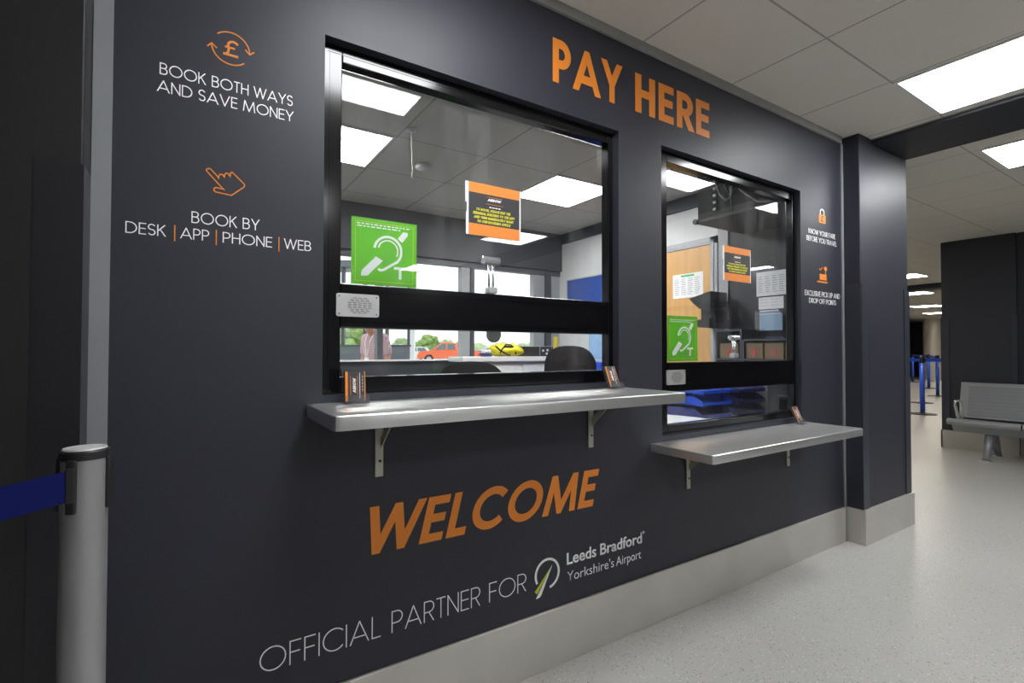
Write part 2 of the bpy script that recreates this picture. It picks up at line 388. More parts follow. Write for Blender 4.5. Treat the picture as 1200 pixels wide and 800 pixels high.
def glyph(ch, w, n=12):
    """(advance, [(polyline, closed)]) in units of the cap height, stroke width w"""
    h = w / 2; lo, hi = h, 1 - h; e = w + 0.1
    S = []
    if ch == ' ': return 0.32, S
    if ch == 'A': W = .84 + w * .35; S = [[(h * .2, -e * .25), (W / 2, 1 - h * .6), (W - h * .2, -e * .25)], [(W * .22, .30), (W * .78, .30)]]
    elif ch == 'B':
        W = .56 + w * .3; m = .53; r1 = (hi - m) / 2; r2 = (m - lo) / 2; x = W - h
        S = [[(h, lo), (h, hi)] + [(x - r1 * 1.2, hi)] + arc(x - r1 * 1.2, (hi + m) / 2, r1, r1, 90, -90, n) + [(h, m)],
             [(h, m)] + [(x - r2, m)] + arc(x - r2, (lo + m) / 2, r2, r2, 90, -90, n) + [(h, lo)]]
        S.append([(h, 0), (h, 1)])
    elif ch == 'C': W = .86; r = .5 - h; S = [arc(.5, .5, r, r, 42, 318, n * 2)]
    elif ch == 'D':
        W = .74 + w * .2; r = .5 - h; x = W - h
        S = [[(h, lo), (h, hi), (x - r, hi)] + arc(x - r, .5, r, r, 90, -90, n * 2) + [(h, lo)], [(h, 0), (h, 1)]]
    elif ch == 'E': W = .46 + w * .35; S = [[(W, hi), (h, hi), (h, lo), (W, lo)], [(h, .52), (W * .94, .52)], [(h, 0), (h, 1)]]
    elif ch == 'F': W = .44 + w * .35; S = [[(W, hi), (h, hi)], [(h, 0), (h, 1)], [(h, .52), (W * .92, .52)]]
    elif ch == 'G': W = .94; r = .5 - h; S = [arc(.5, .5, r, r, 42, 360, n * 2) + [(.55, .5)]]
    elif ch == 'H': W = .60 + w * .3; S = [[(h, 0), (h, 1)], [(W - h, 0), (W - h, 1)], [(h, .52), (W - h, .52)]]
    elif ch == 'I': W = w; S = [[(h, 0), (h, 1)]]
    elif ch == 'K': W = .58 + w * .4; S = [[(h, 0), (h, 1)], [(h, .42), (W - h * .3, 1 + e * .5)], [(W * .36, .56), (W + h * .2, -e * .5)]]
    elif ch == 'L': W = .40 + w * .35; S = [[(h, 1), (h, lo), (W, lo)]]
    elif ch == 'M': W = .97 + w * .4; S = [[(h * .9, -e * .3), (W * .13 + h * .55, 1 - h * .4), (W / 2, h * .9), (W * .87 - h * .55, 1 - h * .4), (W - h * .9, -e * .3)]]
    elif ch == 'N': W = .62 + w * .35; S = [[(h, -e), (h, 1 - h * .8), (W - h, h * .8), (W - h, 1 + e)]]
    elif ch == 'O': W = 1.0; r = .5 - h; S = [('c', arc(.5, .5, r, r, 0, 360 - 360 / (n * 3), n * 3 - 1))]
    elif ch == 'P':
        W = .54 + w * .35; m = .44; r = (hi - m) / 2; x = W - h
        S = [[(h, hi), (x - r, hi)] + arc(x - r, (hi + m) / 2, r, r, 90, -90, n) + [(h, m)], [(h, 0), (h, 1)]]
    elif ch == 'R':
        W = .54 + w * .35; m = .46; r = (hi - m) / 2; x = W - h
        S = [[(h, hi), (x - r, hi)] + arc(x - r, (hi + m) / 2, r, r, 90, -90, n) + [(h, m)], [(h, 0), (h, 1)], [(W * .48, m), (W + h * .1, -e * .4)]]
    elif ch == 'S':
        W = .50 + w * .3; r = (1 - 2 * h) / 4; rx_ = W / 2 - h
        S = [arc(W / 2, hi - r, rx_, r, 25, 270, n) + arc(W / 2, lo + r, rx_, r, 90, -155, n)[1:]]
    elif ch == 'T': W = .48 + w * .3; S = [[(0, hi), (W, hi)], [(W / 2, 0), (W / 2, hi)]]
    elif ch == 'U': W = .60 + w * .3; r = W / 2 - h; S = [[(h, 1), (h, lo + r)] + arc(W / 2, lo + r, r, r, 180, 360, n) + [(W - h, 1)]]
    elif ch == 'V': W = .74 + w * .35; S = [[(h * .2, 1 + e * .25), (W / 2, h * .6), (W - h * .2, 1 + e * .25)]]
    elif ch == 'W': W = 1.06 + w * .4; S = [[(h * .2, 1 + e * .25), (W * .27, h * .6), (W / 2, 1 - h * .6), (W * .73, h * .6), (W - h * .2, 1 + e * .25)]]
    elif ch == 'X': W = .66 + w * .3; S = [[(h * .2, 1 + e * .25), (W - h * .2, -e * .25)], [(h * .2, -e * .25), (W - h * .2, 1 + e * .25)]]
    elif ch == 'Y': W = .66 + w * .35; S = [[(h * .2, 1 + e * .25), (W / 2, .44)], [(W - h * .2, 1 + e * .25), (W / 2, .44)], [(W / 2, 0), (W / 2, .46 + h * .3)]]
    elif ch == ',': W = w; S = [[(h, w), (h * .4, -.1)]]
    elif ch == '|': W = w; S = [[(h, 0), (h, 1)]]
    else: W = .5
    out = []
    for s in S:
        if isinstance(s, tuple): out.append((s[1], True))
        else: out.append((s, False))
    return W, out

def stroke_polys(line, w, closed=False):
    """a polyline of width w -> convex quads with mitred joints"""
    P = [Vector(p) for p in line]; n = len(P); L_, R_ = [], []
    def nrm(a, b):
        d = (b - a)
        if d.length < 1e-9: return Vector((0, 1))
        d.normalize(); return Vector((-d.y, d.x))
    for i in range(n):
        if closed or 0 < i < n - 1:
            n1 = nrm(P[i - 1], P[i]); n2 = nrm(P[i], P[(i + 1) % n]); mm = n1 + n2
            if mm.length < 1e-6: mm = n1.copy()
            mm.normalize(); k = min(1 / max(mm.dot(n1), 0.18), 5.0)
            off = mm * (w / 2 * k)
        elif i == 0: off = nrm(P[0], P[1]) * w / 2
        else: off = nrm(P[-2], P[-1]) * w / 2
        L_.append(P[i] + off); R_.append(P[i] - off)
    q = []
    for i in range(n if closed else n - 1):
        j = (i + 1) % n
        q.append([tuple(L_[i]), tuple(L_[j]), tuple(R_[j]), tuple(R_[i])])
    return q

def clip_y(poly, y, keep_above):
    out = []; n = len(poly)
    ins = (lambda p: p[1] >= y - 1e-9) if keep_above else (lambda p: p[1] <= y + 1e-9)
    for i in range(n):
        a, b = poly[i], poly[(i + 1) % n]
        if ins(a): out.append(a)
        if ins(a) != ins(b):
            t = (y - a[1]) / (b[1] - a[1]); out.append((a[0] + (b[0] - a[0]) * t, y))
    return out

def text_polys(s, w, track=0.10, n=12, space=0.34):
    polys = []; x = 0
    for k, ch in enumerate(s):
        if ch == ' ': x += space; continue
        W, S = glyph(ch, w, n)
        for line, closed in S:
            for q in stroke_polys(line, w, closed):
                if ch != ',':
                    q = clip_y(clip_y(q, 0, True), 1, False)
                if len(q) >= 3: polys.append([(p[0] + x, p[1]) for p in q])
        x += W + track
    return x - track, polys

class Plane2:
    """a flat sheet in space: 2-D (u, v) -> 3-D, printed ink stands thick off it"""
    def __init__(self, o, u, v, thick=0.0008):
        self.o, self.u, self.v = Vector(o), Vector(u).normalized(), Vector(v).normalized()
        self.nrm = self.u.cross(self.v); self.t = thick
    def p(self, a, b, d=0.0): return self.o + self.u * a + self.v * b + self.nrm * d
    def add(self, mb, polys, lift=0.0):
        for k, q in enumerate(polys):
            if len(q) < 3: continue
            pts = [self.p(a, b, lift + (k % 13) * 2.4e-5) for a, b in q]
            try: mb.prism(pts, self.nrm * self.t)
            except ValueError: pass

def fit_text(s, x0, x1, base, cap, w, track=0.10, shear=0.0, n=12, space=0.34):
    W, polys = text_polys(s, w, track, n, space)
    k = (x1 - x0) / (W + shear)
    return [[(x0 + (px + shear * py) * k, base + py * cap) for px, py in q] for q in polys]

WALL = Plane2((0, -0.0002, 0), (1, 0, 0), (0, 0, 1), 0.0008)

def split_words(s, x0, x1, w, track, shear, n, space):
    W, _ = text_polys(s, w, track, n, space); k = (x1 - x0) / (W + shear); out = []; x = 0
    for word in s.split(' '):
        ww, _ = text_polys(word, w, track, n, space)
        out.append((word, x0 + x * k, x0 + (x + ww + shear) * k)); x += ww + track + space
    return out

def wall_text(name, label, lines, material, w, track=0.1, shear=0.0, cat='lettering', group=None, n=12, space=0.34):
    t = thing(name, label, cat, (lines[0][1], 0, lines[0][3]), 0, group)
    for (s, x0, x1, base, cap) in lines:
        for (word, a, b) in split_words(s, x0, x1, w, track, shear, n, space):
            mb = MB(); WALL.add(mb, fit_text(word, a, b, base, cap, w, track, shear, n, space)); mb.build('word', material, t, world=True)
    return t

def builtin_text(s, bold=0.0):
    """outline of the built-in typeface as a mesh in the XY plane, cap height about 0.7"""
    cu = bpy.data.curves.new('type', 'FONT'); cu.body = s; cu.size = 1.0; cu.offset = bold; cu.resolution_u = 4
    ob = bpy.data.objects.new('type', cu); COL.objects.link(ob)
    dg = bpy.context.evaluated_depsgraph_get(); dg.update()
    me = bpy.data.meshes.new_from_object(ob.evaluated_get(dg))
    bpy.data.objects.remove(ob); bpy.data.curves.remove(cu)
    return me

def place_type(s, name, material, plane, x0, x1, base, cap, parent=None, bold=0.0):
    me = builtin_text(s, bold); me.name = name
    xs = [v.co.x for v in me.vertices]
    capm = builtin_text('L', bold); ys = [v.co.y for v in capm.vertices]; bpy.data.meshes.remove(capm)
    a, b = min(xs), max(xs); y0, y1 = min(ys), max(ys)
    for v in me.vertices:
        u = x0 + (v.co.x - a) / (b - a) * (x1 - x0); w = base + (v.co.y - y0) / (y1 - y0) * cap
        v.co = plane.p(u, w, 0.0008)
    bm = bmesh.new(); bm.from_mesh(me)
    r = bmesh.ops.extrude_face_region(bm, geom=bm.faces[:])
    for v in [g for g in r['geom'] if isinstance(g, bmesh.types.BMVert)]: v.co -= plane.nrm * 0.0007
    bmesh.ops.recalc_face_normals(bm, faces=bm.faces[:]); bm.to_mesh(me); bm.free()
    me.materials.clear(); me.materials.append(material)
    o = bpy.data.objects.new(name, me); COL.objects.link(o)
    if parent is not None: o.parent = parent
    return o

# ------------------------------------------------------------------ the setting
CE = 2.376
W1 = (0.313, 1.428, 0.987, 1.979)      # x0 x1 z0 z1 of the first desk window
W2 = (1.677, 2.790, 0.753, 1.979)      # and of the second, lower one

def wall_holes(name, material, xr, zr, holes, y0, y1):
    xs = sorted({xr[0], xr[1]} | {h[0] for h in holes} | {h[1] for h in holes})
    zs = sorted({zr[0], zr[1]} | {h[2] for h in holes} | {h[3] for h in holes})
    solid = lambda i, k: 0 <= i < len(xs) - 1 and 0 <= k < len(zs) - 1 and not any(h[0] <= xs[i] < h[1] and h[2] <= zs[k] < h[3] for h in holes)
    mb = MB(); V = {}
    def v(x, y, z):
        key = (round(x, 5), round(y, 5), round(z, 5))
        if key not in V: V[key] = mb.bm.verts.new(key)
        return V[key]
    for i in range(len(xs) - 1):
        for k in range(len(zs) - 1):
            if not solid(i, k): continue
            a, b, c, d = xs[i], xs[i + 1], zs[k], zs[k + 1]
            mb.bm.faces.new((v(a, y0, c), v(b, y0, c), v(b, y0, d), v(a, y0, d)))
            mb.bm.faces.new((v(a, y1, c), v(a, y1, d), v(b, y1, d), v(b, y1, c)))
            if not solid(i - 1, k): mb.bm.faces.new((v(a, y0, c), v(a, y0, d), v(a, y1, d), v(a, y1, c)))
            if not solid(i + 1, k): mb.bm.faces.new((v(b, y0, c), v(b, y1, c), v(b, y1, d), v(b, y0, d)))
            if not solid(i, k - 1): mb.bm.faces.new((v(a, y0, c), v(a, y1, c), v(b, y1, c), v(b, y0, c)))
            if not solid(i, k + 1): mb.bm.faces.new((v(a, y0, d), v(b, y0, d), v(b, y1, d), v(a, y1, d)))
    return struct(mb.build(name, material))

struct(MB().box(-7, 27, -8.2, 0.02, -0.1, 0).box(3.99, 12, 0.02, 3.7, -0.1, 0).box(12, 27, 0.02, 9, -0.1, 0).build('floor', M['floor']))
struct(MB().box(-1.3, 3.99, 0.021, 3.2, -0.1, 0).build('floor_office', M['lowdark']))
struct(MB().box(-7, 3.44, -8.2, 0.0, CE, CE + 0.1).build('ceiling', M['tile_hall']))
struct(MB().box(3.44, 12, -8.2, 3.7, CE, CE + 0.1).box(12, 27, -8.2, 9, CE, CE + 0.1).build('ceiling_concourse', M['tile_far']))
struct(MB().box(-1.3, 3.44, 0.12, 3.1, CE, CE + 0.1).build('ceiling_office', M['tile_office']))
wall_holes('wall_front', M['paint'], (-0.146, 3.272), (0, CE + 0.1), [W1, W2], 0.0, 0.071)
struct(MB().box(-7, -1.0, 0.0, 0.12, 0, CE + 0.1).build('wall_front_left', M['paint']))
struct(MB().box(-7.1, -7, -8.2, 0.1, 0, CE + 0.1).build('wall_left', M['hallback']))
struct(MB().box(-7, 27, -8.3, -8.2, 0, CE + 0.1).build('wall_back', M['hallback']))
struct(MB().box(27, 27.1, -8.2, 9, 0, CE + 0.1).build('wall_right', M['hallback']))
struct(MB().box(11.9, 27, 9, 9.1, 0, CE + 0.1).build('wall_far', M['hallback']))
struct(MB().box(3.935, 12, 3.7, 3.8, 0, CE + 0.1).build('wall_concourse', M['hallback']))
struct(MB().box(11.9, 12, 3.8, 9, 0, CE + 0.1).build('wall_concourse_side', M['hallback']))
struct(MB().box(3.90, 3.99, 2.96, 3.8, 0, CE + 0.1).build('wall_link', M['hallback']))
struct(MB().box(23.2, 23.4, 6.6, 9, 0, CE).build('wall_far_end', M['beige']))
# ceiling edge trim along the desk wall and upright joint trims
struct(MB().box(-0.146, 3.24, -0.012, -0.0003, 2.338, CE - 0.0005).build('trim_1', M['ctrim']))
struct(MB().box(3.2425, 3.266, -0.006, -0.0003, 0.2005, 2.338).box(3.2425, 3.2572, -0.0145, -0.0003, 0.0, 0.2004).build('trim_2', M['trim']))
struct(MB().box(-0.1785, -0.1436, -0.004, 0.03, 0.0, CE).build('trim_3', M['trim']))
# skirting
struct(MB().box(-0.143, 3.242, -0.012, -0.0003, 0.0, 0.2, bev=0.002, seg=1).build('baseboard_front', M['base']))
# columns either side of the desk wall
def column(name, x0, x1, y0, y1, m=M['paint']):
    return struct(MB().box(x0, x1, y0, y1, 0, CE, bev=0.004, seg=2).build(name, m))
column('column', 3.268, 3.93, -0.09, 0.13)
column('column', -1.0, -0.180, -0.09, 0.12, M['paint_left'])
struct(MB().box(3.258, 3.948, -0.108, -0.091, 0, 0.2).box(3.258, 3.267, -0.0908, -0.013, 0, 0.2).box(3.932, 3.948, -0.0908, 0.13, 0, 0.2).build('baseboard_column', M['base']))
struct(MB().box(-1.0, -0.172, -0.108, -0.091, 0, 0.2).build('baseboard_left', M['base']))
struct(MB().box(3.86, 3.936, -0.096, -0.0905, 0.2, 1.50).box(3.931, 3.936, -0.0905, 0.1, 0.2, 1.50)
       .box(3.2655, 3.34, -0.096, -0.0905, 0.2, 1.50).box(3.2625, 3.267, -0.0905, -0.012, 0.2, 1.50).build('trim_4', M['guard']))
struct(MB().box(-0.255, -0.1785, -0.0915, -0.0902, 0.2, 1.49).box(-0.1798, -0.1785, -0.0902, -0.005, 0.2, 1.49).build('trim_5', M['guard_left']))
# dark band across the ceiling at the column
struct(MB().box(3.43, 3.925, -8.2, -0.0905, CE - 0.022, CE - 0.0005).build('ceiling_beam', M['paint_far']))
struct(MB().box(11.7, 12.0, -8.2, 3.69, CE - 0.1, CE - 0.001).build('ceiling_beam', M['paint_far']))
struct(MB().box(3.425, 3.4295, -8.2, -0.0905, CE - 0.006, CE - 0.001).build('trim_6', M['ctrim']))
# office shell
struct(MB().box(-1.3, -1.2, 0.12, 3.1, 0, CE + 0.1).build('wall_office_left', M['owhite']))
struct(MB().box(3.45, 3.93, 0.935, 2.95, 0, CE + 0.1).build('wall_office_right', M['owhite']))
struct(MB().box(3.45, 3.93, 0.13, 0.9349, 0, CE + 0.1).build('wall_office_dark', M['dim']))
struct(MB().box(3.43, 3.4505, 0.955, 2.93, 2.268, CE - 0.001).build('trim_7', M['bulk']))
struct(MB().box(3.438, 3.4499, 0.87, 0.955, 0, CE).build('trim_8', M['ogrey']))
back = MB().box(-1.2, 3.45, 2.885, 3.05, 1.975, CE).build('wall_office_back', M['bulk']); struct(back)
struct(MB().box(-1.2, 3.45, 2.93, 3.05, 0, 1.012).build('wall_office_lower', M['lowdark']))
struct(MB().box(-1.2, 3.45, 2.90, 3.05, 1.0125, 1.026, bev=0.003).build('trim_9', M['sill']))
struct(MB().box(-1.2, 3.45, 2.92, 3.0, 1.922, 1.974).build('trim_10', M['odark']))
# posts between the back windows, light cladding beside dark steel
struct(MB().box(2.240, 2.336, 2.93, 3.0, 1.03, 1.92).build('trim_11', M['ogrey']))
struct(MB().box(2.337, 2.375, 2.91, 3.02, 1.03, 1.92).build('trim_12', M['odark']))
struct(MB().box(3.10, 3.243, 2.93, 3.0, 1.03, 1.92).build('trim_13', M['ogrey']))
struct(MB().box(3.244, 3.312, 2.90, 3.02, 1.03, 1.95).build('trim_14', M['odark']))
struct(MB().box(3.313, 3.45, 2.93, 3.0, 1.03, 1.975).build('trim_15', M['ogrey']))
struct(MB().box(1.412, 1.462, 2.92, 3.0, 1.03, 1.92).build('trim_16', M['odark']))
for k, (a, b) in enumerate(((-1.2, 1.411), (1.463, 2.239), (2.376, 3.099))):
    w = MB().box(a, b, 2.955, 2.961, 1.03, 1.92).build('window_%d' % (k + 3), M['glass_out']); struct(w)

# ------------------------------------------------------------------ desk windows
def desk_window(idx, W, sl, sr, top_in, mid, low_in):
    x0, x1, z0, z1 = W
    e = bpy.data.objects.new('window_%d' % idx, None); COL.objects.link(e); e.location = (x0, 0.03, z0); e['kind'] = 'structure'
    F = 0.032
    mb = MB(); b = 0.0025
    mb.box(x0 + .0005, x0 + sl, F, .072, z0 + .0005, z1 - .0005, bev=b); mb.box(x1 - sr, x1 - .0005, F, .072, z0 + .0005, z1 - .0005, bev=b)
    mb.box(x0 + sl, x1 - sr, F, .072, top_in, z1 - .0005, bev=b); mb.box(x0 + sl, x1 - sr, F, .072, z0 + .0005, low_in, bev=b)
    mb.build('window_frame', M['frame'], e, world=True)
    r = MB().box(x0 + sl, x1 - sr, F - .003, .0715, mid[0], mid[1], bev=b).box(x0 + sl, x1 - sr, F - .006, F, mid[0] + .018, mid[0] + .021).box(x0 + sl, x1 - sr, F - .006, F, mid[1] - .021, mid[1] - .018)
    r.build('middle_rail', M['frame'], e, world=True)
    # thin raised groove line along the frame
    g = MB()
    g.box(x0 + .014, x1 - .014, F - .0015, F + .001, z1 - .024, z1 - .0225).box(x0 + .020, x0 + .0215, F - .0015, F + .001, z0 + .02, z1 - .026)
    g.build('frame_groove', M['frame'], e, world=True)
    MB().box(x0 + sl - .004, x1 - sr + .004, .063, .069, mid[1] - .004, top_in + .004).build('pane', M['glass'], e, world=True)
    MB().box(x0 + sl - .004, x1 - sr + .004, .063, .069, low_in - .004, mid[0] + .004).build('pane', M['glass'], e, world=True)
    return e
desk_window(1, W1, .055, .025, 1.934, (1.1745, 1.301), 1.034)
desk_window(2, W2, .072, .019, 1.932, (0.931, 1.0595), 0.788)

# ------------------------------------------------------------------ ceiling lights
def light_unit(x0, x1, y0, y1, m, label, group):
    t = thing('ceiling_light', label, 'light', ((x0 + x1) / 2, (y0 + y1) / 2, CE), 0, group)
    z = CE - .0065
    fr = MB()
    w = .018
    fr.box(x0 - w, x1 + w, y0 - w, y0, z, CE - .0006).box(x0 - w, x1 + w, y1, y1 + w, z, CE - .0006).box(x0 - w, x0, y0, y1, z, CE - .0006).box(x1, x1 + w, y0, y1, z, CE - .0006)
    fr.build('frame', M['lampframe'], t, world=True)
    MB().box(x0, x1, y0, y1, CE - .005, CE - .0006).build('diffuser', m, t, world=True)
    return t
GH = 'square ceiling panels of the hall'; GF = 'square ceiling panels of the far concourse'
light_unit(2.805, 3.345, -1.01, -0.447, M['lamp'], 'large white square ceiling light nearest the column', GH)
light_unit(0.40, 0.97, -1.01, -0.447, M['lamp'], 'white ceiling light in front of the left desk window', GH)
light_unit(2.805, 3.345, -3.43, -2.87, M['lamp'], 'white ceiling light in the hall second row before the column', GH)
light_unit(0.40, 0.97, -3.43, -2.87, M['lamp'], 'white ceiling light in the hall second row behind the viewer', GH)
light_unit(2.805, 3.345, -6.0, -5.43, M['lamp'], 'white ceiling light in the hall third row before the column', GH)
light_unit(0.40, 0.97, -5.83, -5.27, M['lamp'], 'white ceiling light in the hall third row', GH)
light_unit(4.195, 4.745, -0.98, -0.40, M['lamp'], 'white square ceiling light just beyond the dark ceiling band', GH)
light_unit(7.22, 7.77, -3.2, -2.63, M['lamp'], 'white ceiling light beyond the dark band near the bench', GF)
light_unit(5.9, 6.45, 1.9, 2.45, M['lamp_far'], 'added unseen fill light behind the dark column', GF)  # unseen panel added to brighten the far concourse
light_unit(8.6, 9.15, 2.9, 3.45, M['lamp_far'], 'added unseen fill light behind the dark bench wall', GF)  # added out of view as fill for the far hall
light_unit(9.95, 10.48, 1.86, 2.42, M['lamp_far'], 'nearest small ceiling light seen between column and bench wall', GF)
light_unit(13.1, 13.65, 2.75, 3.35, M['lamp_far'], 'second small ceiling light seen between column and bench wall', GF)
light_unit(17.2, 17.8, 3.78, 4.4, M['lamp_far'], 'thin bright ceiling light seen above the silver pillar', GF)
light_unit(22.2, 22.8, 4.0, 4.6, M['lamp_far'], 'added unseen fill light at the far end by the pillar', GF)  # added out of view to brighten the silver pillar and far floor
light_unit(20.6, 21.2, 4.6, 5.2, M['lamp_far'], 'farthest sliver of ceiling light beside the silver pillar', GF)
light_unit(16.0, 16.6, 1.2, 1.8, M['lamp_far'], 'added unseen fill light right behind the bench wall', GF)  # another unseen panel, added to illuminate the concourse
GO = 'square ceiling panels of the office'
light_unit(0.45, 1.015, 1.45, 1.995, M['lamp_office'], 'white office ceiling light at the left window edge', GO)
light_unit(2.24, 2.80, 1.425, 1.99, M['lamp_office'], 'white office ceiling light beside the orange notice', GO)

# ------------------------------------------------------------------ lettering and emblems on the dark wall
wall_text('lettering', 'white BOOK BOTH WAYS AND SAVE MONEY lettering below the pound emblem', [('BOOK BOTH WAYS', -.058, .2317, 1.757, .0275), ('AND SAVE MONEY', -.0625, .234, 1.7157, .0275)], M['white_vinyl'], .085, .10)
wall_text('lettering', 'white BOOK BY DESK APP PHONE WEB lettering below the pointing hand',
          [('BOOK BY', .0085, .1555, 1.416, .028), ('DESK', -.1175, -.041, 1.376, .0265), ('APP', -.0134, .0455, 1.376, .0265), ('PHONE', .074, .1855, 1.376, .0265), ('WEB', .2139, .281, 1.3765, .027)], M['white_vinyl'], .085, .10)
for x, lb in ((-.0244, 'thin orange upright bar between the words DESK and APP'), (.0605, 'thin orange upright bar between the words APP and PHONE'), (.2015, 'thin orange upright bar between the words PHONE and WEB')):
    mb = MB(); WALL.add(mb, [[(x - .0012, 1.3675), (x + .0012, 1.3675), (x + .0012, 1.4055), (x - .0012, 1.4055)]])
    tag(mb.build('divider_bar', M['orange']), lb, 'lettering', 'orange divider bars')
wall_text('lettering', 'large orange PAY HERE lettering above the two desk windows', [('PAY', 1.1006, 1.4426, 2.082, .160), ('HERE', 1.522, 2.0025, 2.083, .159)], M['orange'], .20, .12)
wall_text('lettering', 'large orange slanted WELCOME lettering under the left steel shelf', [('WELCOME', .4197, 1.3216, .528, .135)], M['orange'], .185, .10, shear=.24)
wall_text('lettering', 'thin white OFFICIAL PARTNER FOR lettering low on the wall', [('OFFICIAL', .1657, .4789, .2895, .062), ('PARTNER', .511, .806, .2895, .062), ('FOR', .839, .986, .2895, .062)], M['white_vinyl'], .05, .12)
wall_text('lettering', 'white KNOW YOUR FARE BEFORE YOU TRAVEL lettering under the padlock', [('KNOW YOUR FARE', 2.873, 3.174, 1.7607, .0275), ('BEFORE YOU TRAVEL', 2.851, 3.189, 1.7195, .0275)], M['white_vinyl'], .095, .08)
wall_text('lettering', 'white EXCLUSIVE PICK UP AND DROP OFF POINTS lettering near the column', [('EXCLUSIVE PICK UP AND', 2.8275, 3.2205, 1.415, .029), ('DROP OFF POINTS', 2.872, 3.174, 1.376, .027)], M['white_vinyl'], .095, .08)
# airport partner logo
t = thing('partner_logo', 'white two-line airport name with ring and arrow emblem low on wall', 'logo', (1.0763, 0, .3258))
mb = MB()
ringc = (1.0763, .3262)
WALL.add(mb, stroke_polys([(ringc[0] + .0505 * math.cos(a), ringc[1] + .0505 * math.sin(a)) for a in [math.radians(-78 + i * 288 / 40) for i in range(41)]], .0085))
mb.build('ring', M['white_vinyl'], t, world=True)
mb = MB(); WALL.add(mb, [[(1.0985, .3530), (1.0215, .2745), (1.0215 + .010, .2660)]]); mb.build('lime_arrow_blade', M['lime_vinyl'], t, world=True)
mb = MB(); WALL.add(mb, [[(1.0985, .3530), (1.0350, .2620), (1.0275, .2500), (1.0430, .2520), (1.0505, .2590)]]); mb.build('white_arrow_blade', M['white_vinyl'], t, world=True)
def type_on(s, x0, x1, base, cap, parent, bold=0.0):
    o = place_type(s, 'lettering', M['white_vinyl'], WALL, x0, x1, base, cap, None, bold)
    for v in o.data.vertices: v.co -= Vector(parent.location)
    o.parent = parent; return o
type_on('Leeds', 1.1636, 1.306, .336, .0425, t, 0.018)
type_on('Bradford', 1.326, 1.5518, .336, .0425, t, 0.018)
type_on("Yorkshire's", 1.1655, 1.3975, .2768, .0335, t, -0.004)
type_on('Airport', 1.4090, 1.5465, .2768, .0335, t, -0.004)
type_on('\u00ae', 1.556, 1.567, .372, .009, t)

def emblem(name, label, pieces, material):
    """pieces: list of (points, width, closed)"""
    mb = MB()
    for pts, w, c in pieces: WALL.add(mb, stroke_polys(pts, w, c))
    return tag(mb.build(name, material), label, 'emblem')
C0 = (0.0872, 1.8643); R0 = 0.0415
A = lambda a0, a1: [(C0[0] + R0 * math.cos(math.radians(a0 + (a1 - a0) * i / 24)), C0[1] + R0 * .97 * math.sin(math.radians(a0 + (a1 - a0) * i / 24))) for i in range(25)]
emblem('pound_emblem', 'orange pound sign inside two circling arrows at upper left', [
    (A(135, 0), .0028, False), (A(-45, -180), .0028, False),
    ([(0.1190, 1.8720), (0.1289, 1.8622), (0.1392, 1.8715)], .0028, False), ([(0.0368, 1.8548), (0.0459, 1.8652), (0.0570, 1.8560)], .0028, False),
    ([(0.1023, 1.8775), (0.0985, 1.8812), (0.0925, 1.8828), (0.0865, 1.8812), (0.0820, 1.8765), (0.0810, 1.8700), (0.0825, 1.8620), (0.0815, 1.8550), (0.0770, 1.8485)], .0052, False),
    ([(0.0744, 1.8662), (0.0960, 1.8662)], .0045, False), ([(0.0704, 1.8478), (0.1035, 1.8478)], .0055, False)], M['orange'])
hand = [(0.0376, 1.5479), (0.0388, 1.5514), (0.0431, 1.554), (0.0468, 1.5533), (0.06, 1.5399), (0.0638, 1.5341), (0.0647, 1.5408), (0.068, 1.5447), (0.0722, 1.5444), (0.0760, 1.5393), (0.0769, 1.5461), (0.0806, 1.55), (0.0845, 1.549), (0.0883, 1.5431), (0.0892, 1.5507), (0.0927, 1.5547), (0.1196, 1.5297), (0.1209, 1.5255), (0.119, 1.5214), (0.092, 1.496), (0.0579, 1.4989), (0.0544, 1.5015), (0.0545, 1.5067), (0.0584, 1.5101), (0.0747, 1.5084), (0.0696, 1.5133)]
emblem('hand_emblem', 'orange outline of a pointing hand at left of the wall', [(hand, .0026, True)], M['orange'])
# padlock
t = thing('padlock_emblem', 'small orange padlock with pound sign right of the right window', 'emblem', (3.02, 0, 1.85))
mb = MB(); WALL.add(mb, [[(2.986, 1.835), (3.062, 1.835), (3.062, 1.883), (2.986, 1.883)]]); mb.build('lock_body', M['orange'], t, world=True)
mb = MB(); WALL.add(mb, stroke_polys([(3.003, 1.883), (3.003, 1.898)] + [(3.024 - .021 * math.cos(a), 1.898 + .015 * math.sin(a)) for a in [PI * i / 10 for i in range(11)]] + [(3.045, 1.898), (3.045, 1.883)], .007)); mb.build('shackle', M['white_vinyl'], t, world=True)
mb = MB(); P = Plane2((0, -.0011, 0), (1, 0, 0), (0, 0, 1), .0006)
for pts, w in (([(3.036, 1.872), (3.030, 1.876), (3.020, 1.874), (3.016, 1.866), (3.019, 1.855), (3.012, 1.846)], .005), ([(3.010, 1.861), (3.029, 1.861)], .004), ([(3.008, 1.846), (3.038, 1.846)], .005)): P.add(mb, stroke_polys(pts, w))
mb.build('pound_sign', M['paper_dark'], t, world=True)
